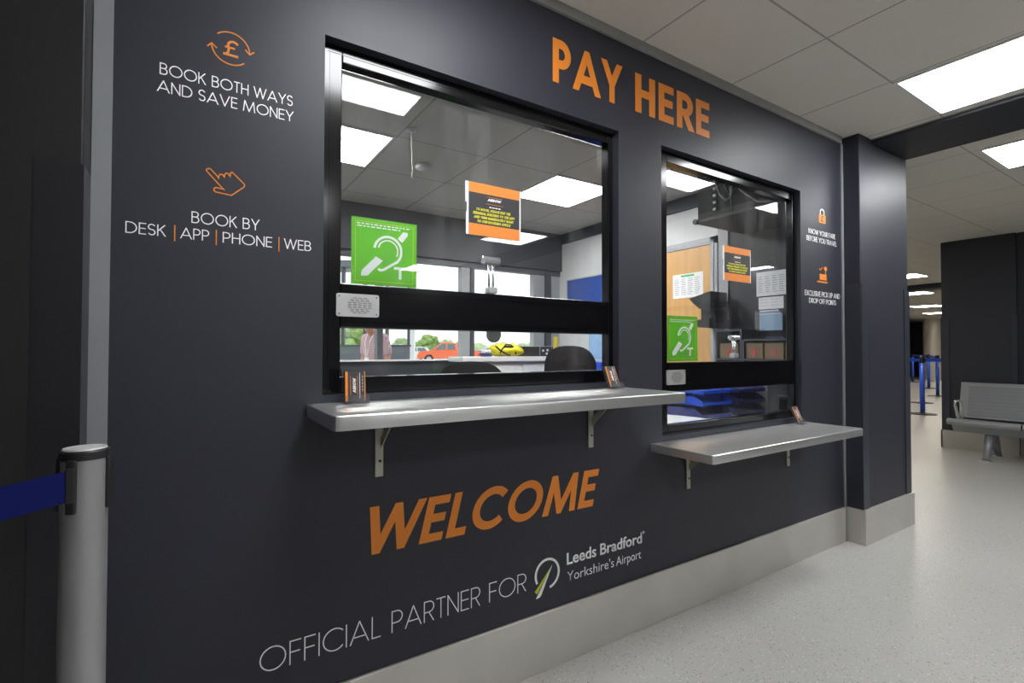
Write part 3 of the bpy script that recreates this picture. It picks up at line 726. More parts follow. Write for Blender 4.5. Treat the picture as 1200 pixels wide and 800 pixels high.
# pick-up point emblem: baggage on a stand with a sign
t = thing('pickup_emblem', 'small orange luggage and signpost emblem above the EXCLUSIVE lines', 'emblem', (3.03, 0, 1.5))
mb = MB()
WALL.add(mb, [[(2.990, 1.512), (3.066, 1.512), (3.066, 1.545), (2.990, 1.545)], [(2.962, 1.496), (3.078, 1.496), (3.078, 1.504), (2.962, 1.504)], [(3.052, 1.545), (3.060, 1.545), (3.060, 1.574), (3.052, 1.574)]])
WALL.add(mb, [[(3.056 + .018 * math.cos(2 * PI * i / 14), 1.578 + .012 * math.sin(2 * PI * i / 14)) for i in range(14)]])
WALL.add(mb, stroke_polys([(2.985, 1.573), (2.998, 1.567), (3.022, 1.582)], .006))
mb.build('emblem_shape', M['orange'], t, world=True)

# ------------------------------------------------------------------ steel shelves
def steel_shelf(x0, x1, z, depth, bx, label, group):
    t = thing('steel_shelf', label, 'shelf', (x0, 0, z), 0, group)
    r = .016
    out = [(x0, -.001)] + [(x0, -depth + r), (x0 + r * .3, -depth + r * .3), (x0 + r, -depth)] + [(x1 - r, -depth), (x1 - r * .3, -depth + r * .3), (x1, -depth + r)] + [(x1, -.001)]
    mb = MB(); mb.prism([(a, b, z - .034) for a, b in out], (0, 0, .034))
    es = [e for e in mb.bm.edges if abs(e.verts[0].co.z - z) < 1e-5 and abs(e.verts[1].co.z - z) < 1e-5]
    bmesh.ops.bevel(mb.bm, geom=es, offset=.005, segments=3, affect='EDGES', profile=0.5)
    autosmooth(mb.build('shelf_top', M['steel'], t, world=True), 0.5)
    for x in bx:
        w = .012; zb = z - .034
        mb = MB().box(x - w, x + w, -.006, -.0006, zb - .185, zb - .001, bev=.001, seg=1).box(x - w, x + w, -.22, -.006, zb - .006, zb - .001)
        mb.prism([(x + .003, -.006, zb - .105), (x + .003, -.006, zb - .075), (x + .003, -.085, zb - .006), (x + .003, -.115, zb - .006)], (.004, 0, 0))
        b = mb.build('bracket', M['bracket'], t, world=True)
        MB().lathe([(.004, 0), (.004, -.003)], (x + .002, -.0062, zb - .14), 10, axis='Y').build('screw', M['slot'], b, world=False)
        b.children[0].data.transform(Matrix.Translation(-Vector(t.location)))
    return t
steel_shelf(.272, 1.452, .967, .302, (.470, 1.277), 'upper left brushed steel shelf under the taller desk window', 'steel counter shelves')
steel_shelf(1.605, 2.80, .731, .292, (1.838, 2.640), 'lower right brushed steel shelf beside the column', 'steel counter shelves')

# ------------------------------------------------------------------ plates, signs, notices
def speech_plate(x0, x1, z0, z1, label):
    t = thing('speech_grille', label, 'grille', ((x0 + x1) / 2, .0287, (z0 + z1) / 2), 0, 'speech plates on the middle rails')
    mb = MB(); mb.box(x0, x1, .0255, .0288, z0, z1, bev=.0)
    es = [e for e in mb.bm.edges if abs((e.verts[0].co - e.verts[1].co).y) > .001]
    bmesh.ops.bevel(mb.bm, geom=es, offset=.006, segments=3, affect='EDGES', profile=0.5)
    mb.build('plate', M['plate'], t, world=True)
    mb = MB(); cx = (x0 + x1) / 2 + .004; cz = (z0 + z1) / 2; W = x1 - x0; H = z1 - z0
    for r in range(10):
        z = cz + (r - 4.5) * H * .072
        half = (3, 4, 4, 5, 5, 5, 5, 4, 4, 3)[r] / 2
        k = int(half * 2)
        for i in range(k):
            x = cx + (i - (k - 1) / 2) * W * .118 + (r % 2) * W * .01
            mb.box(x - W * .042, x + W * .042, .0247, .0256, z - H * .011, z + H * .011)
    mb.build('slots', M['slot'], t, world=True)
    for x in (x0 + .008, x1 - .008):
        for z in (z0 + .008, z1 - .008): MB().lathe([(.0022, .0246), (.0022, .0256)], (x, 0, z), 8, axis='Y').build('screw', M['slot'], t, world=True)
speech_plate(.3545, .4772, 1.2065, 1.2722, 'silver slotted speech plate on the left window rail')
speech_plate(1.7365, 1.860, .9625, 1.0265, 'silver slotted speech plate on the right window rail')

def loop_sign(x0, x1, z0, z1, label):
    Y = .0745
    t = thing('hearing_loop_sign', label, 'sign', (x0, Y, z0), 0, 'green hearing loop signs')
    MB().box(x0, x1, .0715, .0745, z0, z1).build('panel', M['green'], t, world=True)
    P = Plane2((0, .0715, 0), (1, 0, 0), (0, 0, 1), .0006)
    sx = (x1 - x0) / .2045; sz = (z1 - z0) / .2005
    T = lambda pts: [(x0 + (a - .4075) * sx, z0 + (b - 1.3075) * sz) for a, b in pts]
    mb = MB()
    ear = arc(.519, 1.415, .0425, .0435, 172, -48, 18) + [(.532, 1.3735), (.519, 1.365), (.506, 1.3565), (.4975, 1.354), (.488, 1.3565)]
    P.add(mb, stroke_polys(T(ear), .0075)); P.add(mb, stroke_polys(T(arc(.519, 1.415, .031, .032, 165, -28, 14)), .0042))
    P.add(mb, [T([(.5498, 1.4565), (.567, 1.4790), (.5821, 1.4784), (.5821, 1.4690), (.5637, 1.4455)]), T([(.4815, 1.3949), (.503, 1.3837), (.4559, 1.3345), (.4368, 1.3332), (.4383, 1.349)])])
    P.add(mb, stroke_polys(T([(.5384, 1.3640), (.5781, 1.3640)]), .0085)); P.add(mb, stroke_polys(T([(.5580, 1.3620), (.5580, 1.3305)]), .0085))
    mb.build('ear_symbol', M['white_vinyl'], t, world=True)
    mb = MB(); P.add(mb, stroke_polys(T([(.4195, 1.4965), (.6000, 1.4965), (.6000, 1.3185), (.4195, 1.3185)]), .0012, True)); mb.build('border_line', M['print_yellow'], t, world=True)
    mb = MB()
    for r, (a, b) in enumerate(((.424, .590), (.424, .560))):
        x = a
        while x < b:
            l = random.uniform(.006, .016); zz = 1.4885 - r * .0075
            P.add(mb, [T([(x, zz), (x + l, zz), (x + l, zz + .0035), (x, zz + .0035)])]); x += l + .004
    mb.build('caption', M['white_vinyl'], t, world=True)
loop_sign(.4075, .612, 1.3075, 1.508, 'green hearing loop sign inside the left desk window')
loop_sign(1.8000, 2.006, 1.063, 1.268, 'green hearing loop sign inside the right desk window')

def notice(x0, x1, z0, z1, label, tilt):
    Y = .0622
    t = thing('paper_notice', label, 'notice', (x0, Y, z0), 0, 'taped orange and black notices')
    w = x1 - x0; h = z1 - z0
    P0 = Plane2((x0, Y, z0), (math.cos(tilt), 0, math.sin(tilt)), (-math.sin(tilt), 0, math.cos(tilt)), .0008)
    def R(a, b, c, d): return [(a * w, c * h), (b * w, c * h), (b * w, d * h), (a * w, d * h)]
    mb = MB(); P0.add(mb, [R(0, 1, 0, 1)]); mb.build('sheet', M['paper'], t, world=True)
    P1 = Plane2(P0.p(0, 0, .0009), P0.u, P0.v, .0005)
    mb = MB(); P1.add(mb, [R(.03, .975, .0, .22)]); mb.build('orange_band', M['paper_orange'], t, world=True)
    mb = MB(); P1.add(mb, [R(.03, .975, .81, 1.0)]); mb.build('orange_band', M['paper_orange'], t, world=True)
    mb = MB(); P1.add(mb, [R(.03, .975, .22, .81)]); mb.build('dark_field', M['paper_dark'], t, world=True)
    P2 = Plane2(P0.p(0, 0, .0015), P0.u, P0.v, .0004)
    mb = MB()
    P2.add(mb, fit_text('ARROW', .37 * w, .62 * w, .685 * h, .05 * h, .26, .06, .2, 5))
    for i in range(4): P2.add(mb, [R(.40 + i * .055, .43 + i * .055 + .012, .56, .578)])
    mb.build('heading', M['white_vinyl'], t, world=True)
    mb = MB(); P2.add(mb, [R(.36, .64, .76, .766), R(.34, .66, .625, .631)]); mb.build('heading_rules', M['paper_orange'], t, world=True)
    mb = MB()
    for k, (s, a, b) in enumerate((('TO BOOK, PLEASE EXIT THE', .16, .80), ('TERMINAL BUILDING TO THE LEFT', .10, .88), ('AND TURN IMMEDIATELY RIGHT', .12, .86), ('TO OUR BOOKING OFFICE', .18, .80))):
        P2.add(mb, fit_text(s, a * w, b * w, (.475 - k * .075) * h, .05 * h, .24, .08, .2, 4))
    mb.build('message', M['print_yellow'], t, world=True)
    P3 = Plane2(P0.p(0, 0, .0005), P0.u, P0.v, .0006)
    mb = MB(); P3.add(mb, [R(-.03, .035, .60, 1.0), R(-.015, .035, .0, .42)]); mb.build('tape', M['paper'], t, world=True)
notice(.786, 1.003, 1.501, 1.680, 'orange and black notice taped in the left desk window', 0.0)
notice(2.194, 2.422, 1.456, 1.625, 'orange and black notice taped in the right desk window', 0.0)

def card_holder(x, y, z, rz, lean, s, label, clabel):
    t = thing('card_holder', label, 'card holder', (x, y, z), rz, 'clear card holders on the shelves')
    R_ = Matrix.Rotation(-lean, 3, 'X')
    w = .033 * s; hgt = .088 * s
    rot = Matrix.Rotation(-lean, 3, 'X')
    mb = MB().box(-w, w, .010, .0125, .002, hgt, rot=rot, pivot=(0, .010, .002)).box(-w - .001, w + .001, -.014, .014, 0, .003).box(-w, w, -.0145, -.012, .0, .024 * s, rot=rot, pivot=(0, -.012, 0))
    mb.box(-w - .001, -w + .0015, -.012, .011, .003, .022 * s).box(w - .0015, w + .001, -.012, .011, .003, .022 * s)
    mb.build('holder', M['acrylic'], t)
    c = thing('business_card', clabel, 'card', (x, y, z), rz, 'stacks of dark business cards in the holders')
    cw = .0275 * s; c0, c1 = .004, .086 * s
    MB().box(-cw, cw, .001, .0095, c0, c1, rot=rot, pivot=(0, .010, .002)).build('card_stack', M['paper_dark'], c)
    o = rot @ Vector((0, .001 - .010, 0)) + Vector((0, .010, .002))
    P = Plane2(o + Vector((0, -.0001, 0)), (1, 0, 0), rot @ Vector((0, 0, 1)), .0005)
    mb = MB()
    P.add(mb, [[(a, c0), (b, c0), (b, c1 - .003), (a, c1 - .003)] for a, b in ((-cw, -cw + .007 * s), (cw - .0025 * s, cw))])
    P.add(mb, [[(a, .02 * s), (a + .0012 * s, .02 * s), (a + .0012 * s, .072 * s), (a, .072 * s)] for a in (-.0135 * s, .0055 * s)])
    mb.build('orange_stripes', M['orange'], c)
    mb = MB()
    tp = fit_text('ARROW', .026 * s, .066 * s, 0, .0085 * s, .24, .06, .2, 4)
    P.add(mb, [[(-.0025 * s - b + .004 * s, a) for a, b in q] for q in tp])
    P.add(mb, [[(.0115 * s, .012 * s), (.0130 * s, .012 * s), (.0130 * s, .08 * s), (.0115 * s, .08 * s)]])
    for i in range(5): P.add(mb, [[(.0195 * s, (.03 + i * .009) * s), (.0205 * s, (.03 + i * .009) * s), (.0205 * s, (.036 + i * .009) * s), (.0195 * s, (.036 + i * .009) * s)]])
    mb.build('lettering', M['white_vinyl'], c)
card_holder(.387, -.058, .967, math.radians(4), .06, 1.0, 'clear card holder at the left end of the upper shelf', 'dark business cards at the left end of the upper shelf')
card_holder(1.362, -.050, .967, math.radians(6), .36, 1.0, 'clear card holder at the right end of the upper shelf', 'dark business cards at the right end of the upper shelf')
card_holder(2.680, -.055, .731, math.radians(6), .40, 1.08, 'clear card holder on the lower shelf near the column', 'dark business cards on the lower shelf near the column')

def microphone(x, zt, zb, label, disc):
    t = thing('intercom_microphone', label, 'microphone', (x, .125, zb), 0, 'chrome twin-rod microphones behind the glass')
    MB().lathe([(.010, -.034), (.0145, -.032), (.0145, .032), (.010, .034)], (x, .125, zt), 18, axis='X').build('capsule', M['chrome'], t, smooth=False, world=True)
    for dx in (-.0085, .0085): MB().tube([(x + dx, .125, zt - .012), (x + dx, .125, zb)], .0045, 10).build('rod', M['chrome'], t, smooth=True, world=True)
    MB().box(x - .019, x + .019, .110, .138, zb - .004, zb + .018, bev=.003).build('clamp', M['plate'], t, world=True)
    if disc:
        MB().box(x - .012, x + .012, .120, .130, zb - .15, zb - .004).build('stem_plate', M['plate'], t, world=True)
        MB().lathe([(.026, 0), (.03, .004), (.03, .010), (.026, .014)], (x + .012, .1185, zb - .150), 24, axis='Y').build('round_base', M['plate'], t, world=True)
microphone(.918, 1.432, 1.318, 'chrome microphone on twin rods behind the left window', True)
microphone(2.372, 1.178, 1.078, 'chrome microphone on twin rods behind the right window', False)

# ------------------------------------------------------------------ the retractable belt post
t = thing('belt_post', 'grey aluminium barrier post with blue belt at the left edge', 'barrier post', (-.143, -.302, 0))
R = .0325
autosmooth(MB().lathe([(R, .012), (R, .925)], (-.143, -.302, 0), 40).build('tube', M['post'], t, world=True))
autosmooth(MB().lathe([(R + .0012, .925), (R + .002, .928), (R + .002, .938), (R - .001, .941)], (-.143, -.302, 0), 40).build('cap_ring', M['black_plastic'], t, world=True))
autosmooth(MB().lathe([(R - .0015, .9405), (R - .003, .9435), (.004, .9445)], (-.143, -.302, 0), 40).build('cap_disc', M['post_top'], t, world=True))
autosmooth(MB().lathe([(.17, 0), (.172, .006), (.15, .012), (.05, .022), (R + .001, .024)], (-.143, -.302, 0), 40).build('base', M['black_plastic'], t, world=True))
for k, a in enumerate((-112, -12, 78, 168)):
    mb = MB(); ca, sa = math.cos(math.radians(a)), math.sin(math.radians(a))
    rot = Matrix.Rotation(math.radians(a + 90), 3, 'Z')
    mb.box(-.0075, .0075, -.004, .004, .838, .928, bev=.003, seg=2)
    bmesh.ops.rotate(mb.bm, verts=mb.bm.verts[:], cent=(0, 0, 0), matrix=rot)
    bmesh.ops.translate(mb.bm, verts=mb.bm.verts[:], vec=(-.143 + ca * (R + .0015), -.302 + sa * (R + .0015), 0))
    mb.build('slot', M['black_plastic'], t, world=True)
a = math.radians(-112); ex, ey = -.143 + math.cos(a) * (R + .005), -.302 + math.sin(a) * (R + .005)
mb = MB(); d = Vector((-.075, -.029, -.0095)).normalized()
p0 = Vector((ex, ey, .8865)); p1 = p0 + d * .9
nrm_ = Vector((-d.y, d.x, 0)).normalized() * .0008
mb.prism([p0 + Vector((0, 0, .0255)), p0 - Vector((0, 0, .0255)), p1 - Vector((0, 0, .0255)), p1 + Vector((0, 0, .0255))], nrm_)
mb.build('belt', M['belt'], t, world=True)
MB().box(ex - .006, ex + .006, ey - .004, ey + .004, .858, .915, bev=.002).build('belt_clip', M['black_plastic'], t, world=True)

# ------------------------------------------------------------------ far hall: bench wall, bench, stanchions, pillar
struct(MB().box(7.40, 8.3, .135, .77, 0, CE, bev=.006).box(7.44, 8.3, -3.4, .135, 0, CE).build('wall_bench', M['paint_far']))
struct(MB().box(7.385, 7.3995, .128, .785, 0, .2).box(7.425, 7.4395, -3.4, .128, 0, .2).box(7.385, 8.3, .7705, .785, 0, .2).build('baseboard_bench', M['base']))
struct(MB().box(7.394, 7.3999, .70, .776, .2, 1.5).box(7.394, 7.3999, .13, .17, .2, 1.5).build('trim_17', M['guard']))

t = thing('bench', 'grey perforated steel airport bench against the dark wall', 'bench', (7.0, .25, 0))
for k in range(3):
    y1 = .545 - k * .575; y0 = y1 - .565
    # seat pan: padded slab, rolled front
    prof = [(6.745, .345), (6.738, .372), (6.750, .398), (6.80, .402), (7.10, .372), (7.17, .372), (7.17, .352), (7.09, .340), (6.80, .362), (6.775, .340)]
    s = MB().prism([(x, y0, z) for x, z in prof], (0, y1 - y0, 0)).build('seat', M['bench'], t, world=True)
    bp = [(7.135, .385), (7.115, .395), (7.205, .765), (7.222, .770), (7.228, .755)]
    b = MB().prism([(x, y0, z) for x, z in bp], (0, y1 - y0, 0)).build('backrest', M['bench'], t, world=True)
    d = Vector((7.205 - 7.115, 0, .765 - .395)).normalized(); q0 = Vector((7.115, 0, .395))
    def bpnt(y, k_): 
        p = q0 + d * k_; return (p.x - .001, y, p.z)
    MB().prism([bpnt(y0 + .03, .02), bpnt(y1 - .07, .02), bpnt(y1 - .07, .345), bpnt(y0 + .03, .345)], (-.002, 0, .0005)).build('perforated_panel', M['perf'], b, world=True)
MB().prism([(6.80, 0.52, .338), (6.86, 0.52, .262), (7.06, 0.52, .252), (7.09, 0.52, .336)], (0, -1.72, 0)).build('beam', M['bench'], t, world=True)
for y in (.50, -1.17):
    mb = MB(); mb.tube([(7.06, y, .36), (7.03, y, .50), (7.02, y, .555), (6.99, y, .575), (6.87, y, .585), (6.84, y, .575), (6.845, y, .545), (6.95, y, .37), (6.99, y, .30)], .013, 10)
    mb.build('armrest', M['chrome'], t, smooth=True, world=True)
for y in (.245, -.90):
    for x in (6.76, 7.20):
        f = MB(); f.tube([(6.97 + (.02 if x > 7 else -.02), y, .29), ((x + 6.97) / 2, y, .16), (x + (.02 if x < 7 else -.02), y, .025)], [.045, .036, .026], 12)
        l = f.build('leg', M['bench'], t, smooth=True, world=True)
        MB().lathe([(.05, 0), (.05, .008), (.028, .022)], (x, y, 0), 18).build('foot', M['chrome'], l, world=True)

def stanchion(x, y, label, first=[None]):
    if first[0] is None:
        t = thing('stanchion', label, 'barrier post', (x, y, 0), 0, 'blue queue barrier posts in the far hall')
        MB().lathe([(.035, .02), (.035, .93)], (0, 0, 0), 20).build('post', M['blue_post'], t, smooth=True)
        MB().lathe([(.20, 0), (.20, .01), (.06, .022), (.036, .026)], (0, 0, 0), 28).build('base', M['slot'], t)
        MB().lathe([(.037, .90), (.042, .93), (.042, 1.0), (.03, 1.01)], (0, 0, 0), 20).build('belt_head', M['black_plastic'], t)
        first[0] = t; return t
    t = copy_tree(first[0]); t.location = (x, y, 0); t['label'] = label; return t
st = [(10.93, 2.10, 'nearest blue barrier post in the gap beside the column'), (15.6, 3.30, 'blue barrier post just left of the dark bench wall'), (18.6, 4.42, 'blue barrier post in front of the silver pillar'), (22.0, 5.95, 'farthest blue barrier post in the gap'), (13.27, 2.87, 'second blue barrier post hidden right behind the nearest')]
for s in st: stanchion(*s)
def barrier_belt(a, b, label):
    mb = MB(); A_ = Vector((a[0], a[1], .955)); B_ = Vector((b[0], b[1], .955)); dd = (B_ - A_).normalized(); A_ += dd * .045; B_ -= dd * .045
    n_ = Vector((-dd.y, dd.x, 0)) * .002
    mb.prism([A_ + Vector((0, 0, .03)), A_ - Vector((0, 0, .03)), B_ - Vector((0, 0, .03)), B_ + Vector((0, 0, .03))], n_)
    tag(mb.build('barrier_belt', M['blue_post']), label, 'belt', 'blue belts between the far barrier posts')
barrier_belt(st[0], (9.6, 2.9), 'blue belt leading left from the nearest far barrier post')
barrier_belt(st[0], (12.0, 1.1), 'blue belt leading right from the nearest far barrier post')
barrier_belt(st[1], st[2], 'blue belt joining the post by the bench wall to the pillar post')
barrier_belt(st[2], st[3], 'blue belt joining the two farthest barrier posts')
autosmooth(struct(MB().lathe([(.30, 0), (.30, CE)], (24.55, 6.15, 0), 32).build('column_round', M['silver'])))
struct(MB().box(26.5, 26.9, 4, 9, 0, CE - .02).build('wall_far_dark', M['paint_far']))

# ------------------------------------------------------------------ inside the office
# door in the right wall
d = bpy.data.objects.new('door_1', None); COL.objects.link(d); d.location = (3.45, 1.02, 0); d['kind'] = 'structure'
MB().box(3.4385, 3.4498, 1.018, 1.86, .01, 1.944).build('door_leaf', M['oak'], d, world=True)
MB().box(3.43, 3.4498, .956, 1.016, 0, 2.0).box(3.43, 3.4498, 1.862, 1.92, 0, 2.0).box(3.43, 3.4498, .956, 1.92, 1.946, 2.0).box(3.425, 3.43, .985, 1.0, 0, 1.97).box(3.425, 3.43, .985, 1.90, 1.962, 1.972).build('door_frame', M['doorframe'], d, world=True)
MB().box(3.43, 3.4384, 1.075, 1.115, .86, .99, bev=.003).tube([(3.42, 1.095, .93), (3.395, 1.095, .93), (3.39, 1.12, .93), (3.39, 1.21, .93)], .009, 8).build('door_handle', M['chrome'], d, world=True)
def xplane(x, y, z): return Plane2((x, y, z), (0, -1, 0), (0, 0, 1), .0006)

def timetable(x, y1, y0, z0, z1, label, head, cols, rows):
    t = thing('timetable_sheet', label, 'sheet', (x, y1, z0), 0, 'printed sheets on the right office wall')
    P = xplane(x, y1, z0); w = y1 - y0; h = z1 - z0
    mb = MB(); P.add(mb, [[(0, 0), (w, 0), (w, h), (0, h)]]); mb.build('sheet', M['paper'], t, world=True)
    P = xplane(x - .0007, y1, z0)
    if head:
        mb = MB(); P.add(mb, [[(w * .28, h * .87), (w * .72, h * .87), (w * .72, h * .95), (w * .28, h * .95)]]); mb.build('heading', M['print_green'], t, world=True)
    mb = MB()
    for r in range(rows):
        z = h * (.78 - r * .72 / rows)
        for c in range(cols):
            a = w * (.06 + c * .9 / cols); b = a + w * .9 / cols * random.uniform(.5, .8)
            P.add(mb, [[(a, z), (b, z), (b, z + h * .02), (a, z + h * .02)]])
    mb.build('table_print', M['print_grey'], t, world=True)
timetable(3.4380, 1.382, 1.088, 1.545, 1.742, 'white timetable sheet with green heading on the oak door', True, 4, 9)
timetable(3.4490, .650, .425, 1.500, 1.672, 'large grey printed sheet high on the dark office wall', False, 4, 8)
timetable(3.4490, .635, .455, 1.405, 1.490, 'small white sheet below the large grey printed sheet', False, 2, 3)
# leaflet pocket
t = thing('leaflet_pocket', 'clear plastic leaflet pocket on the dark office wall', 'holder', (3.449, .54, 1.25))
mb = MB().box(3.40, 3.403, .435, .635, 1.25, 1.385).box(3.403, 3.449, .435, .437, 1.25, 1.40).box(3.403, 3.449, .633, .635, 1.25, 1.40).box(3.403, 3.449, .437, .633, 1.25, 1.253)
mb.build('pocket', M['acrylic'], t, world=True)
for k in range(5):
    lf = MB().box(3.41 + .006 * k, 3.412 + .006 * k, .445 + k * .01, .60 + k * .005, 1.254, 1.365 + .008 * k).build('leaflet', (M['light_blue'], M['paper'], M['print_grey'], M['light_blue'], M['paper'])[k])
    tag(lf, ('pale blue leaflet at the front of the clear pocket', 'white leaflet second in the clear pocket', 'grey leaflet in the middle of the clear pocket', 'pale blue leaflet fourth in the clear pocket', 'white leaflet at the back of the clear pocket')[k], 'leaflet', 'leaflets in the wall pocket')
# shelf unit with box files
def shelf_unit(y0, y1, top, boards, label):
    t = thing('shelf_unit', label, 'shelf unit', (3.34, (y0 + y1) / 2, 0), 0, 'grey shelf units against the dark office wall')
    MB().box(3.25, 3.435, y1 - .015, y1, 0, top).box(3.25, 3.435, y0, y0 + .015, 0, top).box(3.42, 3.435, y0 + .015, y1 - .015, 0, top).build('case', M['odark'], t, world=True)
    for z in boards: MB().box(3.25, 3.42, y0 + .015, y1 - .015, z, z + .012).build('shelf_board', M['odark'], t, world=True)
shelf_unit(.642, .850, 1.262, (.06, .45, .80, 1.045, 1.250), 'taller dim grey shelf unit below the ticket printer')
shelf_unit(.20, .640, 1.19, (.06, .45, .80, 1.045, 1.178), 'lower dim grey shelf unit below the leaflet pocket')
lab = ['beige box file in the taller shelf unit', 'beige box file at the left of the lower shelf unit', 'beige box file in the middle of the lower shelf unit', 'beige box file at the right end of the lower shelf unit']
for k, (y0, y1) in enumerate(((.675, .82), (.495, .62), (.355, .485), (.225, .345))):
    b = thing('box_file', lab[k], 'box file', (3.26, y0, 1.058), 0, 'box files on the shelf units')
    MB().box(3.262, 3.40, y0, y1, 1.058, 1.165, bev=.002).build('file_body', M['beige_card'], b, world=True)
    MB().box(3.260, 3.2622, y0 + .05, y0 + .08, 1.08, 1.12).build('spine_label', M['car_red'], b, world=True)
tag(MB().box(3.44, 3.4495, .445, .585, 1.06, 1.215, bev=.002).build('notice_board', M['navy']), 'small navy printed panel beside the leaflet pocket', 'panel')
# shutter box with loose cables over the second window
t = thing('shutter_box', 'black shutter housing with loose cables above the right window', 'housing', (2.9, .74, 1.97))
MB().box(2.905, 3.448, .14, .735, 1.99, CE - .0005).build('housing', M['rubber'], t, world=True)
MB().box(2.885, 3.448, .13, .745, 1.968, 1.99, bev=.004).build('lower_lip', M['paper_dark'], t, world=True)
MB().lathe([(.018, 0), (.018, .02)], (2.874, .738, 1.98), 12, axis='X').build('end_knob', M['black_plastic'], t, world=True)
mb = MB()
mb.tube([(2.90, .60, 2.30), (2.882, .585, 2.20), (2.88, .572, 2.178), (2.878, .548, 2.116), (2.876, .506, 2.069), (2.878, .470, 2.085), (2.88, .463, 2.148), (2.885, .455, 2.24), (2.90, .45, 2.30)], .0065, 8)
mb.tube([(2.90, .50, 2.30), (2.884, .46, 2.19), (2.880, .411, 2.112), (2.880, .366, 2.069), (2.884, .300, 2.01), (2.884, .22, 1.9925)], .005, 8)
mb.tube([(2.90, .49, 2.30), (2.884, .480, 2.15), (2.884, .470, 1.9925)], .005, 8)
mb.tube([(2.90, .53, 2.28), (2.885, .52, 2.16), (2.885, .49, 2.10), (2.885, .44, 2.13), (2.90, .41, 2.26)], .004, 8)
mb.build('cable', M['cable'], t, smooth=True, world=True)
mb = MB().tube([(2.90, .40, 2.28), (2.882, .375, 2.16), (2.880, .349, 2.10), (2.882, .300, 2.08), (2.90, .27, 2.11)], .007, 8); mb.build('red_cable', M['red_cable'], t, smooth=True, world=True)
for k in range(5): MB().box(2.893, 2.9052, .592, .612, 2.03 + k * .045, 2.045 + k * .045).build('terminal', M['plate'], t, world=True)
# black ticket printer on wall bracket
t = thing('ticket_printer', 'black wedge-shaped ticket printer on a wall bracket by the door', 'printer', (3.3, .94, 1.3))
mb = MB(); mb.prism([(3.20, .855, 1.545), (3.20, 1.04, 1.505), (3.20, 1.00, 1.465), (3.20, .95, 1.425), (3.20, .90, 1.40), (3.20, .855, 1.40)], (.20, 0, 0)); mb.build('printer_head', M['black_plastic'], t, world=True)
MB().box(3.22, 3.40, .86, .95, 1.335, 1.42, bev=.004).build('printer_neck', M['black_plastic'], t, world=True)
mb = MB(); mb.prism([(3.18, .85, 1.345), (3.18, 1.03, 1.335), (3.18, 1.03, 1.315), (3.18, .96, 1.285), (3.18, .85, 1.275)], (.24, 0, 0)); mb.build('printer_tray', M['black_plastic'], t, world=True)
MB().box(3.40, 3.437, .88, .94, 1.30, 1.40).build('wall_bracket', M['odark'], t, world=True)
# boards on right wall
t = thing('notice_board', 'blue felt notice board on the white office wall', 'board', (3.44, 2.4, 1.35))
MB().box(3.436, 3.449, 2.0, 2.775, 1.35, 1.858).build('felt', M['blue_board'], t, world=True)
MB().box(3.432, 3.449, 1.99, 2.785, 1.858, 1.868).box(3.432, 3.449, 1.99, 2.785, 1.34, 1.35).box(3.432, 3.449, 1.99, 2.0, 1.35, 1.858).box(3.432, 3.449, 2.775, 2.785, 1.35, 1.858).build('edge', M['doorframe'], t, world=True)
tag(MB().box(3.444, 3.449, 2.05, 2.445, 1.03, 1.32).build('poster', M['light_blue']), 'pale blue poster low on the white office wall', 'poster')
tag(MB().box(3.20, 3.44, 2.0, 2.36, .0, 1.005, bev=.01).build('storage_bin', M['blue_bin']), 'bright blue bin against the white wall below the pale poster', 'bin')
# smoke detector and pull cord
t = thing('smoke_detector', 'round white smoke detector on the office ceiling', 'detector', (1.342, 1.766, CE))
autosmooth(MB().lathe([(.052, CE - .001), (.052, CE - .014), (.044, CE - .03), (.020, CE - .040), (.004, CE - .042)], (1.342, 1.766, 0), 24).build('detector_body', M['lampframe'], t, world=True))
t = thing('pull_cord', 'thin white pull cord hanging from the office ceiling', 'cord', (1.068, 1.275, CE))
MB().lathe([(.03, CE - .001), (.03, CE - .012), (.012, CE - .022)], (1.068, 1.275, 0), 16).build('ceiling_rose', M['lampframe'], t, world=True)
MB().tube([(1.068, 1.275, CE - .02), (1.074, 1.278, 2.2), (1.079, 1.279, 2.12)], .0025, 6).build('cord', M['lampframe'], t, world=True)
MB().lathe([(.002, 2.135), (.007, 2.12), (.007, 2.10), (.003, 2.095)], (1.079, 1.279, 0), 10).build('cord_toggle', M['lampframe'], t, world=True)
# tall white counter cabinet under the back window
t = thing('counter_cabinet', 'white counter cabinet along the back office window', 'cabinet', (2.6, 2.75, 0))
MB().box(2.085, 3.19, 2.60, 2.895, 1.007, 1.052, bev=.003).build('worktop', M['desk'], t, world=True)
MB().box(2.33, 3.18, 2.645, 2.89, 0, 1.006).build('carcass', M['desk'], t, world=True)
for k in range(2):
    dd_ = MB().box(2.335 + k * .425, 2.752 + k * .425, 2.627, 2.6445, .09, .985, bev=.002).build('cabinet_door', M['desk'], t, world=True)
    MB().box(2.71 + k * .075, 2.725 + k * .075, 2.613, 2.6268, .80, .90, bev=.002).build('door_handle', M['chrome'], dd_, world=True)
